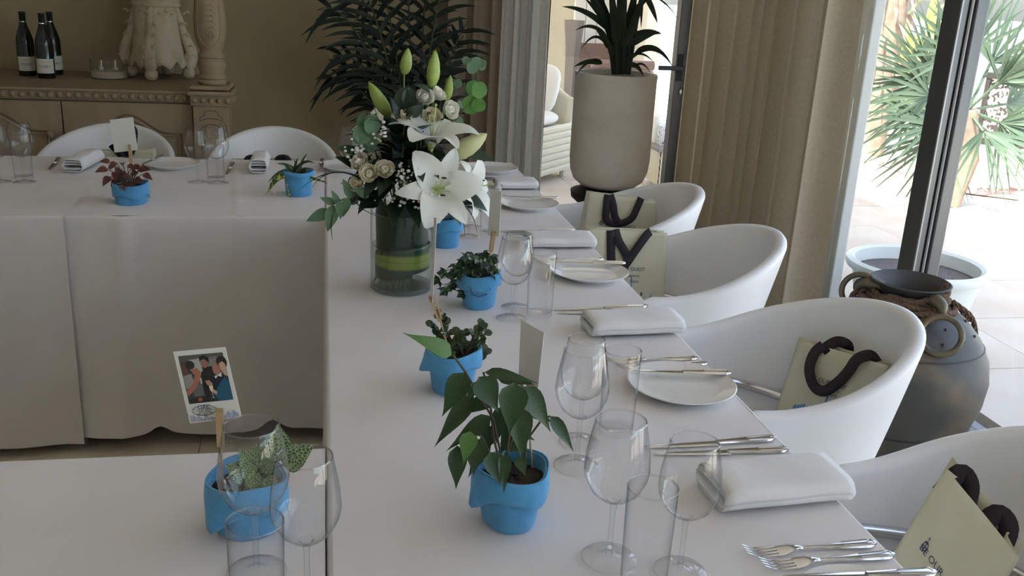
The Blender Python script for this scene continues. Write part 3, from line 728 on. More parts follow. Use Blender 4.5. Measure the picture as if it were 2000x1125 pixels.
# red-leaved plant on the back table
rt_ = felt_pot('red-leaved plant in a blue felt pot on the back table', (-.584, 3.03, z), .051, .046, .062, .038, 0.2, 8, .000)
RL = leafmesh('leaf', m_red, .034, .021, 'ovate', .35, .3)
rp = V(rt_.location)
for k, (ex, ey) in enumerate([(215,316),(222,322),(210,330),(228,318),(240,318),(250,322),(262,325),(275,325),(280,340),(225,335),(235,330),(245,335),(255,338),(268,335),(220,350),(230,350),(240,350),(252,350),(262,352),(225,362),(215,345),(243,342),(258,328),(272,332),(234,360),(246,360)]):
    E_ = off(rt_, at(ex, ey, rp.y+random.uniform(-.05, .03))); B = V((random.uniform(-.02,.02), random.uniform(-.02,.02), .05))
    MB().tube(bez(B, (B+E_)/2+V((0,0,.015)), E_, 5), .0012, 5).build('stem', m_twig, rt_)
    pot_leaf(rt_, RL, E_, V((E_.x*8+random.uniform(-.6,.6), -.5, random.uniform(-.3,.4))), V((0, -.7, .6)), random.uniform(.75, 1.15))

# speckled croton on the back table
ct = felt_pot('speckled yellow-green croton in a blue felt pot on the back table', (-.088, 3.16, z), .047, .040, .080, .012, PI, 9, .012)
cp = V(ct.location)
for a, b, wd, sg, mt in (((565,345),(522,378),.026,.30,m_crot), ((562,345),(566,388),.020,.30,m_crot), ((575,330),(540,320),.010,.1,m_crot), ((570,335),(523,357),.008,.2,m_ivy), ((575,335),(615,320),.010,.25,m_ivy), ((580,345),(640,358),.011,.05,m_crot), ((580,340),(600,300),.008,.1,m_ivy), ((572,340),(582,308),.009,.05,m_ivy), ((572,345),(552,318),.014,.1,m_ivy), ((585,345),(603,330),.018,.2,m_ivy), ((578,345),(590,322),.016,.1,m_twig)):
    strap(ct, 'leaf', mt, at(*a, cp.y-.02), at(*b, cp.y-.035), wd, sg, cp, 8)
MB().tube([(0, 0, .065), (-.005, -.01, .09), (-.01, -.015, .115)], .002, 6).build('stem', m_twig, ct)

# netted-leaf plant bottom left
nt_ = felt_pot('green netted-leaf plant in a blue felt pot behind the large wine glass', (-.105, 1.160, z), .049, .040, .075, .040, 3.9, 12, .007)
np_ = V(nt_.location)
NL = leafmesh('leaf', m_fit, .040, .030, 'ovate', .25, .25)
def zn_(x, y): return 400+x/3.69, 820+y/3.69
for a, b, s_ in (((545,285),(525,65),1.25),((560,325),(760,185),1.15),((330,330),(265,230),1.0),((350,300),(365,200),1.0),((380,330),(400,230),.95),((340,400),(300,330),1.0),((300,480),(180,520),.95),((350,460),(280,530),1.0),((360,480),(440,510),1.1),((420,430),(490,470),1.0),((340,380),(350,440),.9),((300,420),(200,380),.9),((420,380),(470,300),.9),((300,380),(160,330),.8),((330,420),(360,500),.9),((440,330),(470,250),.85)):
    A = at(*zn_(*a), np_.y-.02); B = at(*zn_(*b), np_.y-.03); d = B-A
    L = d.length; k = max(.7, min(1.5, L/.04))
    pot_leaf(nt_, NL, off(nt_, A), d, V((0, -.8, .6)), k)
    base = V((0, 0, .055)); MB().tube(bez(base, (base+off(nt_, A))/2+V((0, 0, .01)), off(nt_, A), 4), .0012, 5).build('stem', m_gstem, nt_)

# cards held by little pegs on sticks
def peg(label, top, foot, wd=(1,0,0), L=.045):
    top, foot = V(top), V(foot); t = thing('clothes_peg', label, 'peg', foot, 0, 'wooden pegs holding cards')
    d = (top-foot).normalized(); m = frame(top-foot-d*L, d, V(wd).cross(d))
    a = MB().box((0, -.0042, .0010), (L, .0042, .0040)); b = MB().box((-.004, -.0042, -.0050), (L, .0042, -.0012))
    put('jaw', a.mesh('jaw', m_peg, False), t, m); put('jaw', b.mesh('jaw', m_peg, False), t, m @ Matrix.Rotation(.09, 4, 'Y'))
    s_ = MB(); s_.tube([(L*.52+.0022*math.cos(i*.8), -.0046+.0092*i/40, .0022*math.sin(i*.8)) for i in range(41)], .0006, 5); put('spring', s_.mesh('spring', m_steel), t, m)
    MB().tube([(0, 0, 0), top-foot-d*L*.55], .0016, 6).build('stick', m_peg, t)
    return t
def card(label, c4, group='blank place cards'):
    c4 = [V(p) for p in c4]; c0 = sum(c4, V())/4; m = MB(); n = (c4[1]-c4[0]).cross(c4[3]-c4[0]).normalized()*.0004
    m.add([p-c0-n for p in c4]+[p-c0+n for p in c4], [(3,2,1,0),(4,5,6,7),(0,1,5,4),(1,2,6,5),(2,3,7,6),(3,0,4,7)])
    o = m.build('place_card', m_card, smooth=False); o.location = c0; return tag(o, label, 'card', group)
Y = 3.04
card('blank white card standing in the red-leaved plant', [at(214,234,Y), at(260,229,Y), at(269,293,Y), at(224,298,Y)])
peg('wooden peg holding the blank card in the red-leaved plant', at(253,282,Y-.003), V((-.575, 3.03, z+.055)), L=.05)
A = at(1018,624,1.21); B = at(1063,650,1.15); C = at(1050,768,1.15); D = at(1013,742,1.21)
card('cream card seen at a slant above the ficus', [A, B, C, D])
peg('wooden peg holding the slanted card above the ficus', (C+D)/2+V((-.003,0,.008)), V((.275, 1.155, zn+.066)), (0, 1, 0))
A = at(958,373,2.05); B = at(980,373,2.02); C = at(975,462,2.02); D = at(953,460,2.05)
card('narrow-looking cream card above the ivy pot', [A, B, C, D])
peg('wooden peg holding the card above the ivy pot', (C+D)/2+V((0,-.004,.012)), V((.352, 2.03, z+.065)), (1, 0, 0))
A = at(848,425,1.58); B = at(853,425,1.545); C = at(845,592,1.545); D = at(840,592,1.58)
card('edge-on white card between the vase and the jade plant', [A, B, C, D])
peg('wooden peg holding the edge-on card above the jade plant', at(847,578,1.555), V((.212, 1.57, zn+.068)), (0, 1, 0))

# the snapshot card
Y = 1.15
A, B, C, D = at(338,687,Y), at(440,678,Y-.01), at(472,815,Y-.01), at(371,827,Y)
ph = thing('snapshot_card', 'white bordered snapshot card of four people drinking in the netted-leaf plant', 'photo card', (A+B+C+D)/4)
pc = V(ph.location); nrm = (B-A).cross(D-A).normalized()
if nrm.y > 0: nrm = -nrm
def cuv(u, v, e=0): return A*(1-u)*(1-v)+B*u*(1-v)+C*u*v+D*(1-u)*v-pc+nrm*e
m = MB(); cs = [(0,0),(1,0),(1,1),(0,1)]
m.add([cuv(u, v, 0) for u, v in cs]+[cuv(u, v, -.0006) for u, v in cs], [(0,1,2,3),(7,6,5,4),(0,4,5,1),(1,5,6,2),(2,6,7,3),(3,7,4,0)]); m.build('card', m_card, ph, False)
pv = []; pf = []; pcol = []
def poly(pts, col, lay):
    k = len(pv); pv.extend(cuv(.075+.85*u, .065+.665*v, .0002+lay*.00008) for u, v in pts); pf.append(tuple(range(k, k+len(pts)))); pcol.append(col)
def ell(cx, cy, rx, ry, n=14): return [(cx+rx*math.cos(2*PI*i/n), cy+ry*math.sin(2*PI*i/n)) for i in range(n)]
poly([(0,0),(1,0),(1,1),(0,1)], (.05,.05,.05), 0)
poly([(0,0),(1,0),(1,.1),(0,.12)], (.10,.10,.09), 1); poly([(.2,.1),(.47,.08),(.47,.42),(.3,.45),(.2,.3)], (.42,.46,.42), 1); poly([(.6,.08),(1,.06),(1,.3),(.6,.3)], (.25,.25,.24), 1)
poly([(0,.1),(.1,.1),(.14,.4),(0,.45)], (.13,.06,.04), 1); poly([(.1,.5),(.4,.45),(.38,.85),(.16,.86)], (.13,.14,.14), 1); poly([(.0,.42),(.2,.38),(.22,.6),(.02,.7)], (.30,.29,.27), 2)
poly(ell(.22,.2,.1,.09), (.02,.015,.01), 3); poly([(.2,.3),(.35,.27),(.42,.36),(.36,.52),(.2,.72),(.02,.84),(0,.74),(.2,.58),(.27,.42)], (.42,.16,.10), 3); poly([(.36,.45),(.46,.55),(.48,.62),(.36,.6)], (.55,.52,.42), 3)
poly([(.42,.38),(.56,.27),(.72,.26),(.76,.5),(.72,1),(.42,1),(.4,.6)], (.012,.014,.013), 4); poly(ell(.54,.17,.085,.12), (.33,.16,.12), 5); poly([(.44,.14),(.46,.05),(.56,.02),(.66,.08),(.66,.2),(.62,.16),(.56,.1),(.48,.12)], (.012,.01,.01), 6)
poly([(.62,.5),(.75,.4),(.9,.42),(.95,.7),(.9,1),(.6,1),(.56,.75)], (.010,.016,.025), 5); poly(ell(.78,.33,.09,.13), (.40,.19,.14), 6); poly([(.7,.47),(.78,.46),(.88,.4),(.86,.5),(.78,.47),(.72,.53)], (.78,.78,.74), 7)
poly(ell(.93,.2,.12,.14), (.02,.014,.012), 6); poly([(.86,.22),(.95,.18),(1,.24),(1,.5),(.93,.46),(.88,.36)], (.62,.38,.27), 7)
poly([(.8,.62),(.93,.5),(1,.62),(1,1),(.7,1),(.6,.84)], (.015,.11,.20), 8); poly([(.47,.55),(.56,.54),(.63,.62),(.6,.68),(.5,.64)], (.5,.26,.17), 8); poly([(.53,.66),(.62,.66),(.61,.76),(.57,.8),(.54,.75)], (.85,.75,.48), 9); poly([(.6,.72),(.69,.8),(.66,.86),(.58,.8)], (.62,.36,.28), 10); poly([(.57,.8),(.585,.8),(.58,.9),(.62,.92),(.53,.92),(.57,.9)], (.5,.5,.48), 10)
poly(ell(.27,.93,.05,.04), (.5,.10,.02), 3); poly([(0,.9),(.4,.87),(.42,1),(0,1)], (.02,.018,.02), 2)
me = bpy.data.meshes.new('photo_print'); me.from_pydata([tuple(p) for p in pv], [], pf); me.materials.append(m_photo)
ca = me.color_attributes.new('Col', 'FLOAT_COLOR', 'CORNER')
for p in me.polygons:
    for li in p.loop_indices: ca.data[li].color = (*pcol[p.index], 1)
put('photo_print', me, ph)
def textmesh(body, size):
    cu = bpy.data.curves.new('t', 'FONT'); cu.body = body; cu.size = size; cu.align_x = 'CENTER'; cu.align_y = 'CENTER'; cu.resolution_u = 3
    o = bpy.data.objects.new('t', cu); COL.objects.link(o); bpy.context.view_layer.update()
    mm = o.evaluated_get(bpy.context.evaluated_depsgraph_get()).to_mesh()
    vs = [(v.co.x, v.co.y) for v in mm.vertices]; fs = [tuple(p.vertices) for p in mm.polygons]
    bpy.data.objects.remove(o); bpy.data.curves.remove(cu); return vs, fs
def printed(fn, parent, name, mat_, items):
    m = MB()
    for vs, fs in items: m.add([fn(u, v) for u, v in vs], fs)
    return m.build(name, mat_, parent, False)
cw = (B-A).length; chh = (D-A).length
def ct_(vs, cx, cy, rot=0): return [(cx+(x*math.cos(rot)-y*math.sin(rot))/cw, cy-(x*math.sin(rot)+y*math.cos(rot))/chh) for x, y in vs]
items = []
for body, sz, cx, cy in (('UAE', .0075, .33, .795), ('12 07 2008', .0038, .33, .825), ('100  7001', .0036, .33, .855), ('ABU DHABI', .0038, .33, .882)):
    vs, fs = textmesh(body, sz); items.append((ct_(vs, cx, cy), fs))
def ring(cx, cy, rx, ry, wd, n=40):
    vs = [(cx+k*math.cos(2*PI*i/n)*1, cy+l*math.sin(2*PI*i/n)) for k, l in ((rx, ry), (rx-wd, ry-wd)) for i in range(n)]
    return vs, [(i, (i+1) % n, n+(i+1) % n, n+i) for i in range(n)]
items += [ring(.33, .838, .235, .075, .009), ([(.12,.812),(.54,.812),(.54,.815),(.12,.815)], [(0,1,2,3)]), ([(.11,.842),(.55,.842),(.55,.845),(.11,.845)], [(0,1,2,3)])]
printed(lambda u, v: cuv(u, v, .0004), ph, 'postmark', m_ink, items)
m_pale = mat('pale_blue_print', (.32,.36,.52), .6, col2=(.45,.48,.60), nscale=400)
rnd = random.Random(5); items = []
x = .03
while x < .95:
    wd = rnd.uniform(.02, .05); hh = rnd.uniform(.03, .12)
    if .42 < x < .5: hh *= .3
    items.append(([(x, .985), (x+wd, .985), (x+wd, .985-hh*.8), (x+wd/2, .985-hh), (x, .985-hh*.85)], [(0,1,2,3,4)])); x += wd+rnd.uniform(.002, .015)
printed(lambda u, v: cuv(u, v, .0003), ph, 'skyline_print', m_pale, items)
peg('wooden peg holding the snapshot card', at(428,803,Y-.014), V((-.135, 1.150, z+.06)), L=.05)

# ------------------------------------------------------------------ vase and flowers
vp = V((.173, 2.172, z))
vz = thing('glass_vase', 'clear cylinder glass vase lined with a striped leaf, holding the lilies', 'vase', vp)
VR, VH = .0735, .187
mb = MB().lathe([(0, .0), (VR*.93, .0), (VR, .006), (VR, VH), (VR-.002, VH+.001), (VR-.0035, VH), (VR-.003, VH-.004)], 56); mb.f.pop(); mb.build('body', m_vglass, vz)
MB().lathe([(0, .010), (VR*.8, .010), (VR*.95, .013)], 48).build('thick_base', m_vglass, vz)
o = thing('vase_water', 'clear water filling the lower half of the flower vase', 'water', vp)
MB().lathe([(VR-.003, .012), (VR-.003, .108), (VR-.006, .106), (0, .106)], 48).build('water_body', m_water, o)
wl = thing('leaf_band', 'broad yellow and green striped leaf wound inside the vase', 'leaf', vp)
MB().grid(lambda u, v: ((VR-.007-.006*u)*math.cos(2*PI*1.15*u-2.2), (VR-.007-.006*u)*math.sin(2*PI*1.15*u-2.2), lerp(.042+.012*math.sin(2*PI*u), .100+.014*math.sin(2*PI*u+.3), v)), 72, 8).build('blade', m_wrap, wl, solid=.0008)
wl2 = thing('leaf_cuff', 'dark green leaves lining the upper half of the vase', 'leaf', vp)
for k in range(6):
    q0 = k*PI/3-.5
    MB().grid(lambda u, v: ((VR-.014-.004*(k % 2)+.004*v)*math.cos(q0+(u-.5)*1.5*math.sin(PI*(.18+.80*v))), (VR-.014-.004*(k % 2)+.004*v)*math.sin(q0+(u-.5)*1.5*math.sin(PI*(.18+.80*v))), lerp(.098, .215, v)), 8, 8).build('leaf', m_dleaf, wl2)
HEAD = vp+V((0, 0, .20))
def stem_to(parent, tip, loc, r=.0018, mt=None):
    tip = V(tip); q = random.uniform(0, 6.28); b = vp+V((.045*math.cos(q)-.02, .045*math.sin(q)-.005, .014)); mid = vp+V(((tip.x-vp.x)*.15, (tip.y-vp.y)*.15, .20))
    return MB().tube([p-V(loc) for p in bez(b, mid, tip, 9)], r, 6).build('stem', mt or m_gstem, parent)
def petalmesh(name, mat_, L, W, curl, n=10, lift=.55):
    m = MB()
    nx = n; ny = 6
    for i in range(nx+1):
        t = i/nx; ang = lerp(1.05, 1.05-curl, t**1.3)
        if i == 0: x = .004; zz = 0; px = x; pz = 0
        else: px += math.cos((ang+pa)/2)*L/nx; pz += math.sin((ang+pa)/2)*L/nx
        pa = ang
        hw = W/2*(math.sin(PI*min(1, t**.9*.96+.03)))**.62*(1-.15*t)+.0015*(1-t)
        for j in range(ny+1):
            s_ = j/ny*2-1
            m.v.append((px-math.sin(ang)*0, s_*hw, pz+hw*.35*(s_*s_)*(1-t)-.0015*(1-abs(s_))**3*1.0+.0012*math.sin(t*14+s_*3)*abs(s_)*t))
    for i in range(nx):
        for j in range(ny):
            a = i*(ny+1)+j; m.f.append((a, a+1, a+ny+2, a+ny+1))
    return m.mesh(name, mat_)
PW = petalmesh('petal', m_lily, .110, .070, 1.45); PN = petalmesh('petal', m_lily, .108, .044, 1.65)
ST = MB(); ST.tube([(0, 0, 0), (.006, 0, .03), (.018, 0, .062)], .0009, 5); STM = ST.mesh('filament', m_lilyg)
AN = MB(); AN.ball((.018, 0, .064), .0045, 8, 5, (.5, 1.5, .5)); ANM = AN.mesh('anther', m_anther)
PS = MB(); PS.tube([(0, 0, 0), (.003, 0, .05), (.006, 0, .085)], [.0014, .0012, .0016], 6); PS.ball((.006, 0, .086), .003, 8, 5); PSM = PS.mesh('pistil', m_lilyg)
THR = MB().lathe([(.002, -.022), (.005, -.014), (.009, .0), (.012, .010)], 12).mesh('throat', m_lilyg)
def lily(label, p, axis, s=1, spin=0, anthers=5, stub=True):
    t = thing('white_lily', label, 'lily', p, 0, 'open white lilies'); mx = frame((0,0,0), V((1,0,0)) if abs(V(axis).normalized().x) < .9 else V((0,1,0)), (0,0,1))
    z_ = V(axis).normalized(); x_ = z_.orthogonal().normalized(); y_ = z_.cross(x_)
    R_ = Matrix((x_, y_, z_)).transposed().to_4x4() @ Matrix.Rotation(spin, 4, 'Z') @ Matrix.Scale(s, 4)
    for k in range(3):
        put('petal', PN, t, R_ @ Matrix.Rotation(k*2*PI/3+PI/3, 4, 'Z') @ Matrix.Rotation(random.uniform(-.08, .08), 4, 'Y') @ Matrix.Translation((0, 0, -.001)))
    for k in range(3):
        put('petal', PW, t, R_ @ Matrix.Rotation(k*2*PI/3, 4, 'Z') @ Matrix.Rotation(random.uniform(-.08, .08), 4, 'Y'))
    put('throat', THR, t, R_)
    for k in range(anthers):
        mm = R_ @ Matrix.Rotation(k*2*PI/6+.3, 4, 'Z'); f_ = put('filament', STM, t, mm)
        if k % 3 == 0: put('anther', ANM, f_)
    put('pistil', PSM, t, R_); stem_to(t, V(p)-z_*.02, p); return t
def budmesh(n=10, m_=12):
    prof = [(.002, 0), (.0075, .008), (.0115, .03), (.0118, .05), (.0095, .075), (.005, .097), (.0006, .108)]
    return MB().lathe(prof, 18, fx=lambda r, zz, q, i: (r*(1+.10*math.cos(3*q)), zz))
BM = {1: budmesh().mesh('bud', m_bud), 2: budmesh().mesh('bud', m_budp)}
def bud(label, base, tip, wd, kind=1):
    base, tip = V(base), V(tip); d = tip-base; L = d.length; t = thing('lily_bud', label, 'lily bud', base, 0, 'closed lily buds')
    mx = frame((0,0,0), d) @ Matrix.Rotation(PI/2, 4, 'Y') @ Matrix.Diagonal((wd/.0236, wd/.0236, L/.108, 1))
    put('bud', BM[kind], t, mx); stem_to(t, base, base, .0022); return t
yv = vp.y
bud('slim green lily bud leaning left above the flowers', at(762,228,yv-.02), at(720,160,yv-.03), .030)
bud('green lily bud standing at the top of the flowers, left one', at(789,146,yv+.03), at(797,94,yv+.03), .026)
bud('tall green lily bud at the top centre of the flowers', at(842,172,yv), at(850,98,yv), .029)
bud('small green lily bud right of the top centre one', at(872,197,yv+.02), at(880,147,yv+.02), .020)
bud('big pale yellow lily bud pointing right', at(880,306,yv-.05), at(951,261,yv-.06), .042, 2)
lily('wide open white lily at lower right of the bouquet with a dark anther', at(852,372,yv-.10), V((.12, -.9, .32)), 1.03, .35)
lily('white lily seen from the side in the upper middle of the bouquet', at(842,283,yv-.07), V((.10, -.22, .95)), 1.05, 1.25, 4)
lily('white lily half hidden at the far right behind the open one', at(905,372,yv-.02), V((.75, -.5, .25)), .85, .2, 3)
lily('white lily half hidden behind the left bud', at(752,268,yv+.05), V((-.35, -.3, .9)), .85, .6, 3)
# roses
def rosemeshes(mt):
    c = MB()
    def core(u, v):
        q = 2*PI*u*1.0; r = .0090*math.sin(PI*(.15+.80*v))**.6*(1+.10*math.sin(3*q+v*6)); return (r*math.cos(q+v*2), r*math.sin(q+v*2), .022*v)
    c.grid(core, 24, 8, True)
    c.tube([(.0075*(1-i/30)*math.cos(i*.55), .0075*(1-i/30)*math.sin(i*.55), .0195+.002*(i/30)) for i in range(28)], .0010, 5)
    p = MB()
    def pet(u, v):
        q = (u-.5)*1.9*(math.sin(PI*(.22+.62*v)))**.8; r = .004+.0155*math.sin(PI*.62*v)**.8+.003*v**6; zz = .027*v-.003*v**6-.003*(2*u-1)**2*v
        return (r*math.cos(q), r*math.sin(q), zz)
    p.grid(pet, 8, 7)
    s_ = MB()
    for k in range(5):
        q = k*2*PI/5; s_.add([(0,0,-.002),(.007*math.cos(q-.3),.007*math.sin(q-.3),.004),(.013*math.cos(q),.013*math.sin(q),.006),(.007*math.cos(q+.3),.007*math.sin(q+.3),.004)], [(0,1,2,3)])
    return c.mesh('heart', mt), p.mesh('petal', mt), s_.mesh('sepals', m_gstem)
RM = {1: rosemeshes(m_rosew), 2: rosemeshes(m_rose)}
def rose(label, p, axis, s=1, kind=1, n=7):
    t = thing('small_rose', label, 'rose', p, 0, 'small cream and white roses'); z_ = V(axis).normalized(); x_ = z_.orthogonal().normalized(); y_ = z_.cross(x_)
    R_ = Matrix((x_, y_, z_)).transposed().to_4x4() @ Matrix.Scale(s, 4) @ Matrix.Translation((0, 0, -.012))
    put('heart', RM[kind][0], t, R_)
    n += 5
    for k in range(n): put('petal', RM[kind][1], t, R_ @ Matrix.Rotation(k*2.4, 4, 'Z') @ Matrix.Diagonal((lerp(.62, 1.04, k/n), lerp(.62, 1.04, k/n), lerp(1.0, .86, k/n), 1)))
    put('sepals', RM[kind][2], t, R_); stem_to(t, V(p)-z_*.014*s, p, .0015); return t
rose('white rose right above the upper lily, with a pinkish heart', at(830,190,yv-.05), (.1, -.8, .6), 1.0)
rose('white rose tilted sideways at the top right of the bouquet', at(856,185,yv-.01), (.6, -.3, .7), .95)
rose('white open rose at the right of the upper roses', at(878,214,yv-.04), (.5, -.8, .3), 1.05)
rose('cream rose just behind the stamens of the upper lily', at(846,228,yv-.03), (.1, -.7, .7), 1.0, 2)
rose('cream rose left of the upper lily', at(788,221,yv-.05), (-.1, -.8, .6), 1.05, 2)
rose('cream rosebud at the left of the lower cluster', at(704,317,yv-.07), (-.5, -.7, .5), 1.05, 2, 5)
rose('cream rosebud at the top of the lower cluster', at(730,311,yv-.05), (-.1, -.6, .8), .95, 2, 5)
rose('peach-tinted rose at the bottom of the lower cluster', at(722,339,yv-.09), (-.2, -.8, .3), 1.05, 2, 6)
rose('cream rose at the right of the lower cluster', at(751,331,yv-.09), (.1, -.85, .4), 1.05, 2, 6)
rose('greenish rosebud low at the left edge of the bouquet', at(699,357,yv-.07), (-.6, -.7, .2), .95, 2, 4)
# eucalyptus
EL = leafmesh('leaf', m_euc, 1, .92, 'round', .12, .12, 10); EL2 = leafmesh('leaf', m_euc2, 1, .92, 'round', .12, .12, 10); EO = leafmesh('leaf', m_euc, 1, .46, 'ovate', .15, .15, 10)
def sprig(label, path, leaves, dy, mt=None):
    t = thing('eucalyptus_sprig', label, 'eucalyptus', at(*path[0], yv+dy), 0, 'eucalyptus sprigs'); l = V(t.location)
    pts = [at(*q, yv+dy) for q in path]
    MB().tube([p-l for i in range(len(pts)-1) for p in bez(pts[i], (pts[i]+pts[i+1])/2, pts[i+1], 3)], .0014, 6).build('stem', m_twig, t)
    stem_to(t, pts[0], l, .0014, m_twig)
    for (bx, by, tx, ty, me_, e) in leaves:
        A = at(bx, by, yv+dy+e); B_ = at(tx, ty, yv+dy+e-.006); d = B_-A
        put('leaf', me_, t, frame(A-l, d, V((random.uniform(-.25,.25), -.9, .4))) @ Matrix.Scale(d.length, 4))
sprig('round-leaved eucalyptus sprig at the left of the bouquet', [(735,300),(715,255),(718,215)], [(722,252,700,230,EL,0),(712,235,742,252,EL,-.01),(722,275,692,250,EL,-.015),(705,222,720,255,EL,.01),(715,262,735,285,EL,-.01),(730,262,722,230,EL,-.02),(690,275,715,265,EL,-.02),(735,290,712,280,EL,0),(718,250,735,225,EL,-.01)], -.05)
sprig('bright green round-leaved eucalyptus sprig rising at the right', [(870,260),(905,215),(935,185),(930,130)], [(930,188,910,222,EL2,0),(920,205,950,205,EL2,-.01),(935,186,915,160,EL2,.01),(930,160,943,192,EL2,-.015),(945,165,925,190,EL2,.01),(938,198,944,215,EL2,-.01),(905,208,893,200,EL,0),(890,172,898,155,EL,.01),(885,235,905,240,EL,0),(930,128,915,118,EL,0),(925,135,937,112,EL,-.01),(935,128,950,120,EL,-.01),(920,120,925,145,EL,-.015),(932,120,948,135,EL,.0),(915,125,905,112,EL,.01)], 0)
sprig('drooping eucalyptus sprig at the lower left reaching over the table edge', [(735,380),(700,385),(672,388),(650,400),(640,420)], [(655,398,625,385,EO,0),(652,400,640,455,EO,-.01),(645,412,596,432,EO,0),(660,395,648,372,EO,-.01),(663,392,665,430,EO,-.02),(690,388,670,350,EO,0),(680,385,668,425,EO,-.02),(700,388,705,350,EO,.01),(665,398,650,380,EO,.01),(720,385,690,365,EO,-.02),(700,392,685,400,EO,.01)], -.07)
# dark foliage filling
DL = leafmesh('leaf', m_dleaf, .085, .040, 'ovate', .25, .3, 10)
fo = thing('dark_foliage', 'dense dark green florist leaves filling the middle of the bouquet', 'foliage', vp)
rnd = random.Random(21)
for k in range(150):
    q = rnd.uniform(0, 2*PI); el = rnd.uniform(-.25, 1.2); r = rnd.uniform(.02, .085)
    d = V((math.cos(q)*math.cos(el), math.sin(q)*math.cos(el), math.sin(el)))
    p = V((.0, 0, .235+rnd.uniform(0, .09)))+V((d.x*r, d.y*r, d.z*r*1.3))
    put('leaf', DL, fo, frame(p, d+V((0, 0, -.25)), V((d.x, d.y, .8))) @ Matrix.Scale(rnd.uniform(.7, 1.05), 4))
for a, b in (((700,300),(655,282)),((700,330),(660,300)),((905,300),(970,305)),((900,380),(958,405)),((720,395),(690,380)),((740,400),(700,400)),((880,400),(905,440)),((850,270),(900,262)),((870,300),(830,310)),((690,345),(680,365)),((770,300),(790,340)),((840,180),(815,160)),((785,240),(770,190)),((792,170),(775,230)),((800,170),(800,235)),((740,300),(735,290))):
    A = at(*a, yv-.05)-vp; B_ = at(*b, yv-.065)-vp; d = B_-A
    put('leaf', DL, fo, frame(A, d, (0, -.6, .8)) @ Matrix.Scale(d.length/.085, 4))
for k in range(9): 
    q = k*.7; MB().tube(bez((.03*math.cos(q)-.02, .03*math.sin(q), .014), (.0, 0, .12), (.03*math.cos(q*1.3), .03*math.sin(q*1.3), .28), 6), .003, 6).build('stem', m_gstem, fo)
# grass blades
for k, (pp, lb) in enumerate(((((705,350),(650,315),(585,370)), 'thin dark grass blade arching left in front of the croton pot'), (((710,370),(670,400),(745,425)), 'thin dark grass blade across the vase rim at left'), (((660,400),(640,430),(650,470)), 'thin dark grass blade hanging over the left table edge'), (((885,395),(905,405),(908,460)), 'thin grass blade drooping right of the vase, nearest the pot'), (((890,390),(925,405),(932,455)), 'thin grass blade drooping at the far right of the bouquet'), (((700,345),(640,320),(610,365)), 'short thin grass blade arching left above the back table'))):
    pts = bez(*[at(*q, yv-.08) for q in pp], 12); o = thing('grass_blade', lb, 'grass blade', pts[0], 0, 'grass blades in the bouquet')
    MB().tube([p-pts[0] for p in pts], [.0016]*8+[.0013, .001, .0008, .0006, .0003], 5).build('blade', m_dleaf, o)
# baby's breath
def gyp(label, spots, n, rad, dy):
    p0 = at(*spots[0], yv+dy); t = thing('babys_breath', label, 'flowers', p0); t['kind'] = 'stuff'; a = MB(); b = MB()
    for k in range(n):
        sx, sy = rnd.choice(spots); p = at(sx+rnd.gauss(0, rad), sy+rnd.gauss(0, rad*.8), yv+dy+rnd.gauss(0, .018))-p0
        a.ball(p, rnd.uniform(.0025, .0048), 6, 4, (1, 1, .8)); b.tube([p, p*.4+V((0, .03, -.03))], .0004, 3)
    a.build('blossom', m_gyp, t)['kind'] = 'stuff'; b.build('stem', m_gstem, t)['kind'] = 'stuff'
gyp('cloud of tiny white blossoms below the open lily, over the vase rim', [(830,390),(845,400),(858,385),(848,415),(838,410),(852,425)], 120, 9, -.10)
gyp('loose tiny white blossoms in the dark middle of the bouquet', [(800,335),(815,325),(790,345),(780,330),(770,390),(790,385)], 60, 13, -.10)
gyp('tiny white blossoms at the left edge above the rose cluster', [(690,295),(700,290),(740,270),(745,250),(697,310)], 55, 8, -.06)

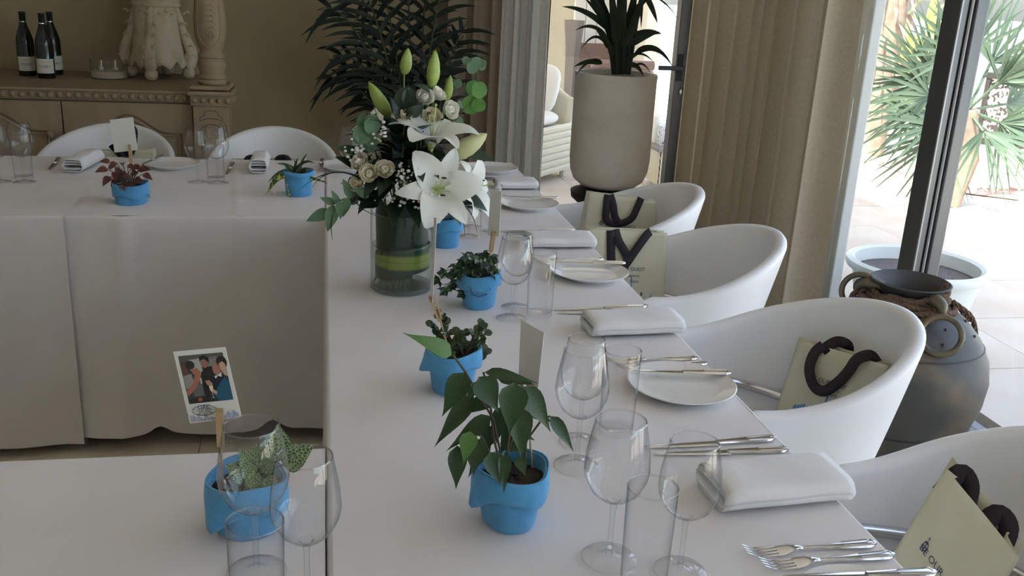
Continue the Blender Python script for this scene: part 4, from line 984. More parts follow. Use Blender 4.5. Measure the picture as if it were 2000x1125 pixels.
# ------------------------------------------------------------------ tote bags on the chairs
def ribbon(pts, nrms, wd):
    m = MB(); n = len(pts)
    for i in range(n):
        t = (pts[min(n-1, i+1)]-pts[max(0, i-1)]).normalized(); sd = t.cross(nrms[i]).normalized()
        m.v += [tuple(pts[i]-sd*wd/2), tuple(pts[i]+sd*wd/2)]
    for i in range(n-1): m.f.append((i*2, i*2+1, i*2+3, i*2+2))
    return m
def smooth_path(p, k=5):
    p = [V(q) for q in p]; out = []
    for i in range(len(p)-1):
        a, b, c, d = p[max(0, i-1)], p[i], p[i+1], p[min(len(p)-1, i+2)]
        for j in range(k):
            t = j/k; out.append(.5*((2*b)+(c-a)*t+(2*a-5*b+4*c-d)*t*t+(3*b-a-3*c+d)*t**3))
    return out+[p[-1]]
def bag(label, TL, TR, BR, BL, dep, handles, bulge=.012, hw=.026, prints=True, fold=None):
    TL, TR, BR, BL, dep = V(TL), V(TR), V(BR), V(BL), V(dep)
    t = thing('tote_bag', label, 'tote bag', (BL+BR)/2+dep/2, 0, 'cream tote bags on the chairs'); l = V(t.location)
    n = (TR-TL).cross(BL-TL).normalized()
    if n.dot(TL-CP) > 0: n = -n
    def Sf(u, v, e=0):
        p = TL*(1-u)*(1-v)+TR*u*(1-v)+BR*u*v+BL*(1-u)*v-l
        b = bulge*(math.sin(PI*min(1, max(0, u)))*math.sin(PI*min(1, max(0, v))**.8)+.25*math.sin(u*9+v*4))
        if fold: b += fold(u, v)
        return p+n*(b+e)
    def Bf(u, v):
        p = TL*(1-u)*(1-v)+TR*u*(1-v)+BR*u*v+BL*(1-u)*v-l
        return p+dep*(.55+.45*v)+n*.004*math.sin(u*8)
    fp_ = MB().grid(lambda u, v: Sf(u, v), 22, 22).build('front_panel', m_bag, t, solid=.0012)
    MB().grid(lambda u, v: Bf(u, v), 16, 16).build('back_panel', m_bag, t, solid=.0012)
    for u in (0, 1):
        MB().grid(lambda s_, v: Sf(u, v)*(1-s_)+Bf(u, v)*s_+(TL-TR).normalized()*(-.035 if u == 0 else .035)*math.sin(PI*s_)*(1-.7*v), 6, 14).build('gusset', m_bag, t, solid=.001)
    MB().grid(lambda u, s_: Sf(u, 1)*(1-s_)+Bf(u, 1)*s_, 10, 3).build('bottom', m_bag, t)
    for path in handles:
        pts = smooth_path([Sf(u, v, e) for u, v, e in path]); m = ribbon(pts, [n]*len(pts), hw); m.build('handle', m_strap, t, solid=.0022)
    if prints:
        W_ = (TR-TL).length; H_ = (BL-TL).length
        def tx(vs, cx, cy): return [(cx+x/W_, cy-y/H_) for x, y in vs]
        pr = lambda u, v: Sf(u, v, .0016)
        it_ = []
        vs, fs = textmesh('BE OUR GUEST', .016); it_.append((tx(vs, .50, .40), fs))
        for body, sz, cx, cy in (('Explore', .013, .56, .47), ('Enjoy', .013, .58, .53)):
            vs, fs = textmesh(body, sz); it_.append((tx(vs, cx, cy), fs))
        it_ += [ring(.23, .38, .032, .028, .006, 20), ([(.205,.36),(.255,.36),(.255,.365),(.205,.365)], [(0,1,2,3)]), ([(.20,.38),(.26,.38),(.26,.385),(.20,.385)], [(0,1,2,3)]), ([(.227,.34),(.233,.34),(.233,.41),(.227,.41)], [(0,1,2,3)]), ([(.215,.335),(.245,.335),(.23,.325)], [(0,1,2)])]
        it_ += [([(.66,.655),(.675,.655),(.70,.69),(.685,.69)], [(0,1,2,3)]), ([(.685,.655),(.70,.655),(.675,.69),(.66,.69)], [(0,1,2,3)])]
        for k in range(6): it_.append(([(.62+k*.028,.735),(.64+k*.028,.735),(.64+k*.028,.748),(.62+k*.028,.748)], [(0,1,2,3)]))
        printed(pr, fp_, 'lettering', m_ink, it_)
        sk = [([(.535,.50),(.55,.47),(.555,.72),(.53,.72)], [(0,1,2,3)])]; rr = random.Random(3); x = .18
        while x < .9:
            wd = rr.uniform(.025, .05); hh = rr.uniform(.05, .15)*(1.4 if .3 < x < .4 or .75 < x < .85 else 1)
            sk.append(([(x, .88), (x+wd, .88), (x+wd, .88-hh*.85), (x+wd*.5, .88-hh), (x, .88-hh*.8)], [(0,1,2,3,4)])); x += wd+rr.uniform(.0, .02)
        printed(pr, fp_, 'skyline', m_blue, sk)
    return t
YB = 2.72
q1, q2 = at(1150,447,YB), at(1303,455,YB)
bag('cream tote bag with crossed dark handles on the third chair from the front', q1, q2, V((q2.x+.01, YB-.02, .456)), V((q1.x+.01, YB-.02, .456)), (0, .06, 0),
    [[(.27,0,.004),(.27,.15,.006),(.28,.33,.008),(.33,.45,.012),(.42,.38,.014),(.58,.18,.014),(.72,.03,.008),(.78,-.01,.002)], [(.33,-.01,0),(.36,.10,.01),(.43,.20,.012),(.47,.29,.016),(.40,.40,.018)]])
YB = 3.30
q1, q2 = at(1150,376,YB), at(1283,393,YB-.02)
bag('cream tote bag with dark handles on the chair below the planter', q1, q2, V((q2.x+.01, YB-.03, .456)), V((q1.x-.03, YB-.01, .456)), (0, .06, 0),
    [[(.27,-.01,.004),(.27,.15,.008),(.29,.33,.012),(.45,.36,.014),(.62,.28,.012),(.70,.12,.010),(.76,-.02,.004)], [(.31,-.01,0),(.36,.12,.01),(.40,.27,.013),(.47,.36,.016)]])
q1, q2 = at(1560,664,2.00), at(1742,714,1.80)
bag('slumped cream tote bag with a U-shaped dark handle on the chair before the urn', q1, q2, on(1668,856,.470), on(1512,814,.470), (.02, .035, 0),
    [[(.28,-.02,.004),(.24,.10,.012),(.26,.30,.016),(.38,.47,.02),(.52,.50,.02),(.62,.36,.018),(.70,.18,.016),(.72,.02,.014),(.80,-.06,.004),(.86,.0,-.01)], [(.28,.05,.002),(.36,-.09,-.01),(.46,-.08,-.02),(.48,.02,-.03)]], .012, .026, True, lambda u, v: .02*sstep((u-.62)/.1)*(1-.3*v)-.004)
q1 = at(1848,914,1.27); q2 = at(1992,1090,1.13); q4 = at(1716,1130,1.25); q4 = q1+(q4-q1).normalized()*.30
bag('cream tote bag nearest the camera, tilted in the closest chair', q1, q2, q2+(q4-q1), q4, (.05, .045, .012),
    [[(.08,.12,-.004),(.12,-.04,-.012),(.26,-.03,-.02),(.36,.10,-.012)], [(.54,.12,-.004),(.60,-.05,-.014),(.76,-.05,-.02),(.82,.10,-.012)]], .008, .03)
YB = 4.13
q1, q2 = at(180,294,YB), at(302,292,YB)
bag('cream tote bag with a dark handle standing up behind the blank card', q1, q2, V((q2.x, YB+.02, .456)), V((q1.x, YB+.02, .456)), (0, .06, 0),
    [[(.40,.06,.004),(.45,-.02,.006),(.58,.06,.01),(.66,-.05,.008),(.70,-.30,.006),(.64,-.36,.0),(.60,-.2,-.02)], [(.3,-.02,.0),(.38,-.06,.01),(.45,.05,.015),(.52,.12,.016)]], prints=False)
q1, q2 = at(452,312,YB), at(598,312,YB)
bag('cream tote bag showing only its top edge behind the croton', q1, q2, V((q2.x, YB+.02, .456)), V((q1.x, YB+.02, .456)), (0, .06, 0),
    [[(.20,.10,.004),(.22,-.03,.006),(.36,-.05,.01),(.40,.1,.006)], [(.60,.10,.004),(.63,-.03,.006),(.74,-.04,.01),(.78,.1,.006)]], prints=False)

# ------------------------------------------------------------------ sideboard
SY, SZ = 4.86, .868
sb = thing('sideboard', 'pale carved wooden sideboard with beaded edge and tall turned column', 'sideboard', (-1.5, 5.2, 0)); sl_ = V(sb.location)
def L_(p): return (p[0]-sl_.x, p[1]-sl_.y, p[2])
def sbox(a, b, name, mt, parent=None, bv=0): return MB().box(L_(a), L_(b)).build(name, mt, parent or sb, False, bevel=bv)
sbox((-2.6, SY+.02, .06), (-.62, 5.62, SZ-.05), 'body', m_side); sbox((-2.6, SY+.03, 0), (-.62, 5.6, .06), 'plinth', m_side)
sbox((-2.62, SY-.012, SZ-.014), (-.60, 5.63, SZ), 'top', m_side, None, .005); sbox((-2.6, SY-.002, SZ-.05), (-.62, SY+.02, SZ-.014), 'frieze', m_side)
sbox((-2.6, SY-.010, SZ-.056), (-.62, SY+.02, SZ-.050), 'moulding', m_groove)
bdm = MB().ball((0, 0, 0), .0135, 12, 8, (1, .7, 1)).mesh('bead', m_side)
for k in range(48): 
    x = -.655-k*.0402
    if x > -2.58: put('bead', bdm, sb, Matrix.Translation(L_((x, SY-.006, SZ-.032))))
for x0, x1, kx in ((-1.212, -.628, -1.18), (-1.80, -1.218, -1.27), (-2.39, -1.806, -1.86)):
    d = sbox((x0, SY, .08), (x1, SY+.02, SZ-.060), 'door', m_side, None, .003)
    cx = (x0+x1)/2; hw_ = (x1-x0)/2-.055; zb = .665
    pts = [(cx-hw_, .2), (cx-hw_, zb), (cx-hw_+.06, zb)] + [(cx-(hw_-.06)*(1-i/10), zb+.085*sstep(i/10)) for i in range(1, 11)]
    pts += [(2*cx-x, zz) for x, zz in reversed(pts[:-1])]+[(cx-hw_, .2)]
    m = MB(); m.tube([L_((x, SY-.001, zz)) for x, zz in pts], .0045, 6); m.build('panel_groove', m_groove, d)
    m = MB(); m.tube([L_((cx+(x-cx)*.955, SY-.002, zb+(zz-zb)*.9-.012)) for x, zz in pts], .006, 6); m.build('panel_moulding', m_side, d)
    MB().ball(L_((kx, SY-.02, .652)), .017, 12, 8).build('knob', m_side, d)
# pedestal and column
P0, P1 = -.618, -.452
sbox((P0, SY-.05, .0), (P1, SY+.14, SZ-.06), 'pedestal', m_side, None, .004)
sbox((P0-.008, SY-.062, SZ-.06), (P1+.012, SY+.15, SZ-.012), 'pedestal_frieze', m_side, None, .003)
for k in range(5): put('bead', bdm, sb, Matrix.Translation(L_((P0+.012+k*.0375, SY-.066, SZ-.034))))
for k in range(4): put('bead', bdm, sb, Matrix.Translation(L_((P1+.014, SY-.03+k*.0402, SZ-.034))))
for i, (e, za, zb) in enumerate(((.02, SZ-.012, SZ+.010), (.010, SZ+.014, SZ+.034))): sbox((P0-e, SY-.058-e, za), (P1+e, SY+.13+e, zb), 'pedestal_cap', m_side, None, .009)
gx = (P0+P1)/2
pg = [(-.030,0),(-.030,.0),(-.055,.03)]
m = MB(); o_ = [(-.052,.0),(-.052,.016),(-.034,.028),(-.024,.05),(.024,.05),(.034,.028),(.052,.016),(.052,.0),(.03,.010),(0,.014),(-.03,.010),(-.052,.0)]
m.tube([L_((gx+x, SY-.051, .735+zz)) for x, zz in o_], .0022, 5); m.build('carved_line', m_groove, sb)
m = MB(); m.tube([L_((gx+.05*math.cos(PI*i/14), SY-.051, .69+.03*math.sin(PI*i/14))) for i in range(15)]+[L_((gx-.05, SY-.051, .3)), L_((gx+.05, SY-.051, .3)), L_((gx+.05, SY-.051, .69))], .0022, 5); m.build('carved_line', m_groove, sb)
cc = L_((gx+.004, SY+.035, 0))
prof = [(.06, .90), (.066, .905), (.068, .915), (.064, .922), (.062, .926), (.067, .932), (.066, .942), (.058, .950), (.060, .97), (.067, .99), (.066, 1.005), (.058, 1.018), (.056, 1.024), (.063, 1.030), (.062, 1.042), (.052, 1.052), (.050, 1.06), (.058, 1.075), (.068, 1.11), (.074, 1.15), (.075, 1.20), (.070, 1.26), (.064, 1.34), (.060, 1.5), (.056, 1.8), (.054, 1.95), (.07, 1.98), (.075, 2.02), (.06, 2.03), (.08, 2.06), (.085, 2.1)]
MB().lathe(prof, 40, cc).build('column', m_side, sb)
def colpt(q, zz):
    for (r0, z0), (r1, z1) in zip(prof, prof[1:]):
        if z0 <= zz <= z1: r = lerp(r0, r1, (zz-z0)/(z1-z0)); break
    return (cc[0]+(r+.001)*math.sin(q), cc[1]-(r+.001)*math.cos(q), zz)
m = MB()
for s_ in (-1, 1): m.tube([colpt(s_*.75*min(1, (zz-1.075)/.05)**.5, zz) for zz in [1.076+i*.02 for i in range(20)]], .003, 6)
m.tube([colpt(.32*math.cos(2*PI*i/20), 1.135+.021*math.sin(2*PI*i/20)) for i in range(20)], .004, 6, True)
for k in range(5): m.ball(colpt(.14*math.cos(k*1.257), 1.135+.010*math.sin(k*1.257)), .006, 6, 4)
m.ball(colpt(0, 1.135), .005, 6, 4)
for k in range(12):
    for s_ in (-1, 1): m.tube([colpt(0, 1.17+k*.025), colpt(s_*.25, 1.175+k*.025), colpt(s_*.45, 1.155+k*.025)], [.003, .0045, .001], 5)
m.build('carved_leaf', m_side, sb)
sbox((-2.62, SY-.08, 2.10), (-.43, 5.63, 2.2), 'cornice', m_side, None, .01)

# things on the sideboard
def bottle(label, p, rz=0):
    t = thing('wine_bottle', label, 'bottle', p, rz, 'dark wine bottles on the sideboard')
    MB().lathe([(0, .004), (.034, 0), (.0415, .004), (.0415, .16), (.039, .185), (.030, .215), (.020, .245), (.0150, .265), (.0142, .275)], 36).build('body', m_bottle, t)
    MB().lathe([(.0150, .232+.03), (.0150, .302), (.0158, .303), (.0158, .311), (.0145, .313), (0, .313)], 24).build('capsule', m_caps, t)
    MB().lathe([(.0152, .257), (.0154, .262), (.0152, .267)], 24).build('band', m_steel, t)
    lb = MB().grid(lambda u, v: (.0419*math.cos(-PI/2+(u-.5)*2.3), .0419*math.sin(-PI/2+(u-.5)*2.3), lerp(.028, .098, v)), 24, 2).build('label', m_label, t)
    vs, fs = textmesh('MOREY', .017); m = MB(); m.add([(.0423*math.cos(-PI/2+x/.042), .0423*math.sin(-PI/2+x/.042), .060+y) for x, y in vs], fs); m.build('lettering', m_ink, lb, False)
    vs, fs = textmesh('Grand Vin', .007); m = MB(); m.add([(.0423*math.cos(-PI/2+x/.042), .0423*math.sin(-PI/2+x/.042), .082+y) for x, y in vs], fs); m.build('lettering', m_groove, lb, False)
bottle('dark wine bottle at the left of three on the sideboard', on(55,148,SZ), .25)
bottle('dark wine bottle at the front of three on the sideboard', on(92,153,SZ), .1)
bottle('dark wine bottle at the right rear of three on the sideboard', on(107,146,SZ), .5)
gp = on(214, 152, SZ)
gb = thing('glass_bowl', 'round glass bowl of sand on the sideboard', 'bowl', gp)
mb = MB().lathe([(0, 0), (.086, 0), (.09, .004), (.09, .092), (.0885, .093), (.087, .092), (.0872, .088)], 48); mb.f.pop(); mb.build('glass', m_glass, gb)
MB().lathe([(.088, .004), (.088, .036), (.06, .040), (.03, .037), (0, .039)], 40).build('sand', m_sand, gb)
for dx, dy, lb in ((-.03, -.03, 'tealight with glass chimney in the glass bowl, left one'), (.032, -.005, 'tealight with glass chimney in the glass bowl, right one')):
    t = thing('tealight', lb, 'tealight', gp+V((dx, dy, .040)), 0, 'tealights in the bowl')
    MB().lathe([(0, 0), (.019, 0), (.0195, .014), (.0185, .014), (.018, .010), (0, .010)], 24).build('cup', m_alum, t)
    MB().lathe([(0, .009), (.0175, .0105), (0, .0115)], 24).build('wax', m_wax, t); MB().tube([(0, 0, .010), (.002, 0, .05)], [.004, .0035], 8).build('candle_stub', m_wax, t)
# carved stand
cs = on(300, 148, SZ); cs = V((-.85, 5.40, SZ))
st = thing('carved_stand', 'ornate cream carved stand on ball feet with scrolled legs', 'carved stand', cs)
def body(u, v):
    q = 2*PI*u; r = lerp(.125, .095, v**.8)+.012*math.sin(PI*v)*0+.020*(1-v)**4; zz = lerp(.085-.018*abs(math.sin(4*q))**.7-.01*math.cos(12*q), .47, v); return (r*math.cos(q), r*math.sin(q), zz)
MB().grid(body, 72, 16, True).build('body', m_carve, st, solid=.008)
MB().lathe([(.10, .36), (.118, .365), (.122, .375), (.118, .385), (.125, .40), (.13, .46), (.14, .47), (.14, .49), (0, .49)], 40).build('rim', m_carve, st)
for k in range(20):
    q = 2*PI*k/20; put('scale_ornament', MB().ball((0, 0, 0), .013, 8, 5, (1, .5, .8)).mesh('scale_ornament', m_carve), st, Matrix.Translation((.108*math.cos(q), .108*math.sin(q), .335+.012*(k % 2))) @ Matrix.Rotation(q+PI/2, 4, 'Z'))
for k in range(4):
    q = -PI/2-.12+k*PI/2; c_, s_ = math.cos(q), math.sin(q)
    lg = [(.10, .36), (.118, .30), (.128, .25), (.150, .19), (.168, .14), (.165, .095), (.150, .065)]
    pts = smooth_path([(r*c_, r*s_, zz) for r, zz in lg], 4)
    g = MB().tube(pts, [lerp(.016, .030, sstep(i/(len(pts)-1)*1.3)) for i in range(len(pts))], 10).build('leg', m_carve, st)
    MB().ball((.148*c_, .148*s_, .032), .033, 14, 9, (1, 1, .97)).build('ball_foot', m_carve, st)
    sc = MB(); tg = V((-s_, c_, 0))
    for e in (-1, 1):
        b0 = V((.166*c_, .166*s_, .115))+tg*.026*e
        sc.tube([b0+V((c_, s_, 0))*(.020*(1-i/30)*math.cos(i*.42)-.01)+V((0, 0, .022*(1-i/30)*math.sin(i*.42))) for i in range(28)], .004, 6)
        for j in range(4): p = V(pts[6+j*4])+tg*.022*e; sc.tube([p, p+V((c_*.016, s_*.016, .012)), p+V((c_*.03, s_*.03, -.004))], [.006, .006, .002], 6)
    sc.tube([(.135*c_, .135*s_, .33), (.16*c_, .16*s_, .345), (.168*c_, .168*s_, .335)], [.007, .006, .004], 6)
    sc.build('scroll', m_carve, g)

# ------------------------------------------------------------------ curtains
def curtain(name, label, mt, a, b, nrm_, folds, amp, z0=.02, z1=2.42, seed=1, top=.7):
    a, b, nrm_ = V(a), V(b), V(nrm_); L = (b-a).length; rr = random.Random(seed); ph_ = [rr.uniform(0, 6.28) for _ in range(4)]
    N = int(folds*18)
    def f(u, v):
        w_ = u*folds+.16*math.sin(u*11+ph_[0])+.10*math.sin(u*23+ph_[1])+.05*math.sin(v*3+u*9)
        am = amp*lerp(1, top, v)*(1+.3*math.sin(u*17+ph_[2])); s_ = math.sin(2*PI*w_)
        p = a.lerp(b, u)+nrm_*am*(math.copysign(abs(s_)**.8, s_))+(b-a).normalized()*am*.35*math.cos(2*PI*w_*2)
        return (p.x, p.y, lerp(z0, z1, v))
    o = MB().grid(f, N, 14).build(name, mt); return tag(o, label, 'curtain')
curtain('curtain', 'long linen curtain beside the glazed wall behind the white chairs', m_curt, (2.05, 3.70, 0), (2.065, 5.30, 0), (1, 0, 0), 9, .066, seed=4)
curtain('curtain', 'beige curtain in the back corner behind the flowers', m_curt3, (.62, 5.50, 0), (.97, 5.50, 0), (0, 1, 0), 3, .035, seed=2)
curtain('curtain', 'pale grey-white curtain beside the glass door, behind the far plate', m_curt2, (.97, 5.46, 0), (1.235, 5.47, 0), (0, 1, 0), 2.5, .030, seed=6)

# ------------------------------------------------------------------ copper urn with rope
up_ = V((1.83, 2.64, 0))
ur = thing('copper_urn', 'tall tarnished copper urn with ring handles and rope round its neck', 'urn', up_)
UP = [(0, .0), (.17, .0), (.18, .012), (.205, .06), (.25, .15), (.275, .24), (.281, .31), (.270, .375), (.237, .44), (.187, .495), (.132, .532), (.100, .548), (.089, .557), (.088, .566), (.094, .577), (.107, .589), (.122, .600), (.124, .604), (.120, .606), (.104, .592), (.086, .572), (.080, .54), (.12, .50), (0, .35)]
MB().lathe(UP, 56).build('body', m_urn, ur)
for r, zz in ((.253, .155), (.248, .42)): MB().lathe([(r-.002, zz-.003), (r+.003, zz), (r-.002, zz+.003)], 56).build('seam', m_urn, ur)
rv = MB().ball((0, 0, 0), .005, 8, 5).mesh('rivet', m_urn)
for k in range(16):
    q = k*PI/8; put('rivet', rv, ur, Matrix.Translation((.213*math.cos(q), .213*math.sin(q), .468)))
    put('rivet', rv, ur, Matrix.Translation((.178*math.cos(q+.15), .178*math.sin(q+.15), .502)))
for sgn, hang in ((1, True), (-1, False)):
    q = math.radians(-84 if sgn > 0 else 150); c_, s_ = math.cos(q), math.sin(q)
    lug = MB().tube(smooth_path([(.080*c_, .080*s_, .570), (.12*c_, .12*s_, .578), (.150*c_, .150*s_, .570), (.160*c_, .160*s_, .548)], 4), [.020, .021, .022, .022, .022, .021, .020, .019, .018, .016, .014, .012, .009], 14).build('lug', m_brass, ur)
    rc = V((-.018, -.218, .500)) if hang else V((.145*c_, .145*s_, .545)); tg = V((-s_, c_, 0)); out = V((c_, s_, 0))
    pl = V((.285, .41, .86)).normalized() if hang else V((0, 0, 1))
    ax1 = V((.84, -.54, 0)) if hang else out
    MB().tube([rc+(ax1*math.cos(2*PI*i/32)+pl*math.sin(2*PI*i/32))*.058 for i in range(32)], .0095, 10, True).build('ring_handle', m_brass, ur)
rp_ = thing('rope', 'brown twisted rope coiled round the neck of the urn', 'rope', up_)
def rope(pts, r=.009):
    pts = smooth_path(pts, 10); m = MB(); n = len(pts)
    for s3 in range(3):
        path = []
        for i, p in enumerate(pts):
            t = (pts[min(n-1, i+1)]-pts[max(0, i-1)]).normalized(); a_ = t.cross(V((0, 0, 1)));
            a_ = a_.normalized() if a_.length > .1 else V((1, 0, 0)); b_ = t.cross(a_); w_ = i*.75+s3*2.094
            path.append(p+(a_*math.cos(w_)+b_*math.sin(w_))*r*.55)
        m.tube(path, r*.62, 6)
    m.build('coil', m_rope, rp_)
def neck(r, z0, z1, q0, q1, n): return [V((r*math.cos(lerp(q0, q1, i/n)), r*math.sin(lerp(q0, q1, i/n)), lerp(z0, z1, i/n)+.006*math.sin(i*1.7))) for i in range(n+1)]
rope(neck(.118, .552, .552, 0, 6.3, 14)); rope(neck(.142, .538, .534, 1, 7.3, 14)); rope(neck(.106, .562, .560, 2, 8.3, 14)); rope(neck(.112, .560, .592, 3.4, 6.0, 8))
rope(neck(.168, .522, .524, 1.6, 4.6, 8)); rope([V((.118, -.06, .552)), V((.18, -.07, .510)), V((.232, -.04, .455)), V((.262, -.02, .40))], .008); rope([V((.115, -.03, .55)), V((.175, -.03, .515)), V((.225, -.01, .468))], .008)

# ------------------------------------------------------------------ planter with palm, inside the glass door
pp_ = V((1.55, 5.12, .0))
pd = thing('plant_pedestal', 'dark round pedestal under the stone planter', 'pedestal', pp_)
MB().lathe([(0, 0), (.15, 0), (.16, .02), (.10, .05), (.09, .15), (.13, .25), (.2, .31), (.205, .345), (.15, .365), (0, .366)], 40).build('bowl_stand', m_black, pd)
pl_ = thing('stone_planter', 'tall pale stone planter with rounded base holding a dark palm', 'planter', pp_+V((0, 0, .366)))
PP = [(0, .0), (.10, .002), (.155, .018), (.195, .05), (.215, .10), (.222, .17), (.222, .60), (.225, .622), (.222, .632), (.205, .632), (.20, .60), (.20, .52)]
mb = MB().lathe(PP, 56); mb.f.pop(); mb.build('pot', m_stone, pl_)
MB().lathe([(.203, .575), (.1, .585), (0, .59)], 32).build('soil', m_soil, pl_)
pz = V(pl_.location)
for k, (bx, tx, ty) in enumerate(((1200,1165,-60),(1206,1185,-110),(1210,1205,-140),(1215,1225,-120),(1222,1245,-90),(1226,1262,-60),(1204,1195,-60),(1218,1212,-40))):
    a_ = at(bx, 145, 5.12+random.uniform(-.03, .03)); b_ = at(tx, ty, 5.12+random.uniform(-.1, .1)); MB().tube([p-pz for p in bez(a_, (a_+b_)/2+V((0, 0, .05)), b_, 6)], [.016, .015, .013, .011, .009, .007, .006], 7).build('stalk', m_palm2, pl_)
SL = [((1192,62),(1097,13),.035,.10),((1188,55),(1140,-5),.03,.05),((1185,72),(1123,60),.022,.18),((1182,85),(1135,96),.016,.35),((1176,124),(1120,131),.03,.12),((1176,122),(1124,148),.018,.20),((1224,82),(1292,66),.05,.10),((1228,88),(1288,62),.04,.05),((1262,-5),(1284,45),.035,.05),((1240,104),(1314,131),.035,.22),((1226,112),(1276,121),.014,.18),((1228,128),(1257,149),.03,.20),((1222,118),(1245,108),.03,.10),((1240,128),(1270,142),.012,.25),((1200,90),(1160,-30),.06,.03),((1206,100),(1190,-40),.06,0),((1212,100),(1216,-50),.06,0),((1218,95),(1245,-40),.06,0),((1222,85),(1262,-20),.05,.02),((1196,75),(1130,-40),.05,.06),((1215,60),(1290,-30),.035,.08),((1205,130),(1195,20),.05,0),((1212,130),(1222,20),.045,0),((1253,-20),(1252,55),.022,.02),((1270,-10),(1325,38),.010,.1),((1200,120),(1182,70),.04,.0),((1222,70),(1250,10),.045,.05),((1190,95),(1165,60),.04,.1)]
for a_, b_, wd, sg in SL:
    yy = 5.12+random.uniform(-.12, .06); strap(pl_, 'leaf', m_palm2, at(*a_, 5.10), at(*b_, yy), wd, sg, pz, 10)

# dark palm behind the flowers
kp_ = V((.50, 5.10, 0))
kt = thing('corner_palm', 'tall dark palm in the corner behind the flower arrangement', 'palm', kp_)
MB().lathe([(0, 0), (.14, 0), (.15, .02), (.19, .36), (.2, .38), (.18, .38), (.17, .33), (0, .32)], 32).build('pot', m_dark, kt)
rnd = random.Random(31)
def frond(parent, o0, mt, base, ctrl, tip, nl, ll, wd, droop, mst):
    pts = bez(base, ctrl, tip, 14); MB().tube([p-o0 for p in pts], [.007]*6+[.005]*5+[.003]*4, 6).build('rachis', mst, parent)
    for i in range(nl):
        t = .35+.65*i/nl; k = min(13, int(t*14)); p = pts[k].lerp(pts[min(14, k+1)], t*14-k); d = (pts[min(14, k+1)]-pts[k]).normalized()
        for s_ in (-1, 1):
            sd = d.cross(V((0, -1, .3))).normalized()*s_; e = p+(d*.75+sd*.55).normalized()*ll*(1-.45*abs(t-.6))*rnd.uniform(.85, 1.1)+V((rnd.uniform(-.02,.02), rnd.uniform(-.08,.08), -droop*ll))
            strap(parent, 'leaflet', mt, p, e, wd, .10, o0, 6)
B0 = kp_+V((0, 0, .33))
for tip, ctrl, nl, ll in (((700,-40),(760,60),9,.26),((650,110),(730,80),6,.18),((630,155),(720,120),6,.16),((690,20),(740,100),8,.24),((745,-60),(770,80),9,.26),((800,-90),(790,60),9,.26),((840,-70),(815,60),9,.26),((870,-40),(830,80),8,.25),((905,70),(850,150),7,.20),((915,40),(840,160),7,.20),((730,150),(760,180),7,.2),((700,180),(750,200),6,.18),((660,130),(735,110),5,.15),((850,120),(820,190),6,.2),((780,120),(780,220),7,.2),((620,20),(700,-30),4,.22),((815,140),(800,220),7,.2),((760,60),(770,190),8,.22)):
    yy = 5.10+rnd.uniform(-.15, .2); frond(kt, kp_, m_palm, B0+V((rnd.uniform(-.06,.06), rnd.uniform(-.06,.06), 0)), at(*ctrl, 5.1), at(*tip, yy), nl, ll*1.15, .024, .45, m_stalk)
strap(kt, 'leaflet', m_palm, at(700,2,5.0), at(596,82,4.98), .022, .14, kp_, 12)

# ------------------------------------------------------------------ outside
wp = thing('garden_pot', 'large white glazed pot of soil outside the glass behind the urn', 'pot', (2.62, 3.76, 0))
mb = MB().lathe([(0, 0), (.20, 0), (.215, .02), (.255, .18), (.275, .285), (.30, .29), (.308, .305), (.305, .325), (.285, .335), (.268, .325), (.262, .27)], 56); mb.f.pop(); mb.build('pot', m_wpot, wp)
MB().lathe([(.266, .265), (.15, .275), (0, .28)], 40).build('soil', mat('dry_soil', (.10,.09,.085), .95, col2=(.17,.155,.15), nscale=60, bump=.8, bscale=120), wp)
def fanpalm(label, hub0, tips, mt, blades, ll, wd, rnd_, trunk=None, name='garden_palm'):
    hub0 = V(hub0); t = thing(name, label, 'palm', (hub0.x, hub0.y, 0)); l = V(t.location)
    if trunk: MB().tube([(0, 0, 0), (trunk[1]*.3, 0, hub0.z*.5), (0, 0, hub0.z)], trunk[0], 12).build('trunk', m_trunk, t)
    for tip in tips:
        tip = V(tip); hub = hub0.lerp(tip, .45); MB().tube([hub0-l, hub-l], .012, 6).build('stalk', mt, t); d = (tip-hub).normalized()
        sd = d.cross(V((rnd_.uniform(-.4,.4), -1, rnd_.uniform(-.2,.6)))).normalized()
        for k in range(blades):
            a_ = lerp(-1.15, 1.15, k/(blades-1))+rnd_.uniform(-.05, .05); e = hub+(d*math.cos(a_)+sd*math.sin(a_))*ll*(1-.2*abs(a_))*rnd_.uniform(.85, 1.1)+V((0, rnd_.uniform(-.1,.1), -.04))
            strap(t, 'blade', mt, hub, e, wd, .03, l, 5)
rg = random.Random(8)
fanpalm('spiky green garden palm outside behind the window mullion', at(1890,215,6.3), [at(x, y, 6.3+rg.uniform(-.5,.5)) for x, y in ((1720,150),(1725,215),(1740,285),(1800,320),(1960,310),(2030,270),(2050,190),(2030,90),(1990,10),(1900,-40),(1760,70),(1720,90),(1830,-30))], m_ofrond, 15, .68, .030, rg, (.07, .3))
fanpalm('yellow-green palm farther off outside at the top', at(1772,30,10.5), [at(x, y, 10.5+rg.uniform(-.6,.6)) for x, y in ((1700,60),(1690,0),(1740,-60),(1830,-40),(1850,50),(1775,110),(1720,110),(1790,140))], m_yfrond, 11, .9, .05, rg, (.05, .2))
tk = thing('palm_trunk', 'shaggy brown palm trunk beside the pale post', 'palm trunk', (5.02, 8.25, 0))
MB().tube([(0, 0, 0), (.02, 0, .6), (.0, 0, 1.3), (-.03, 0, 2.2)], [.15, .12, .14, .13], 14).build('trunk', m_trunk, tk)
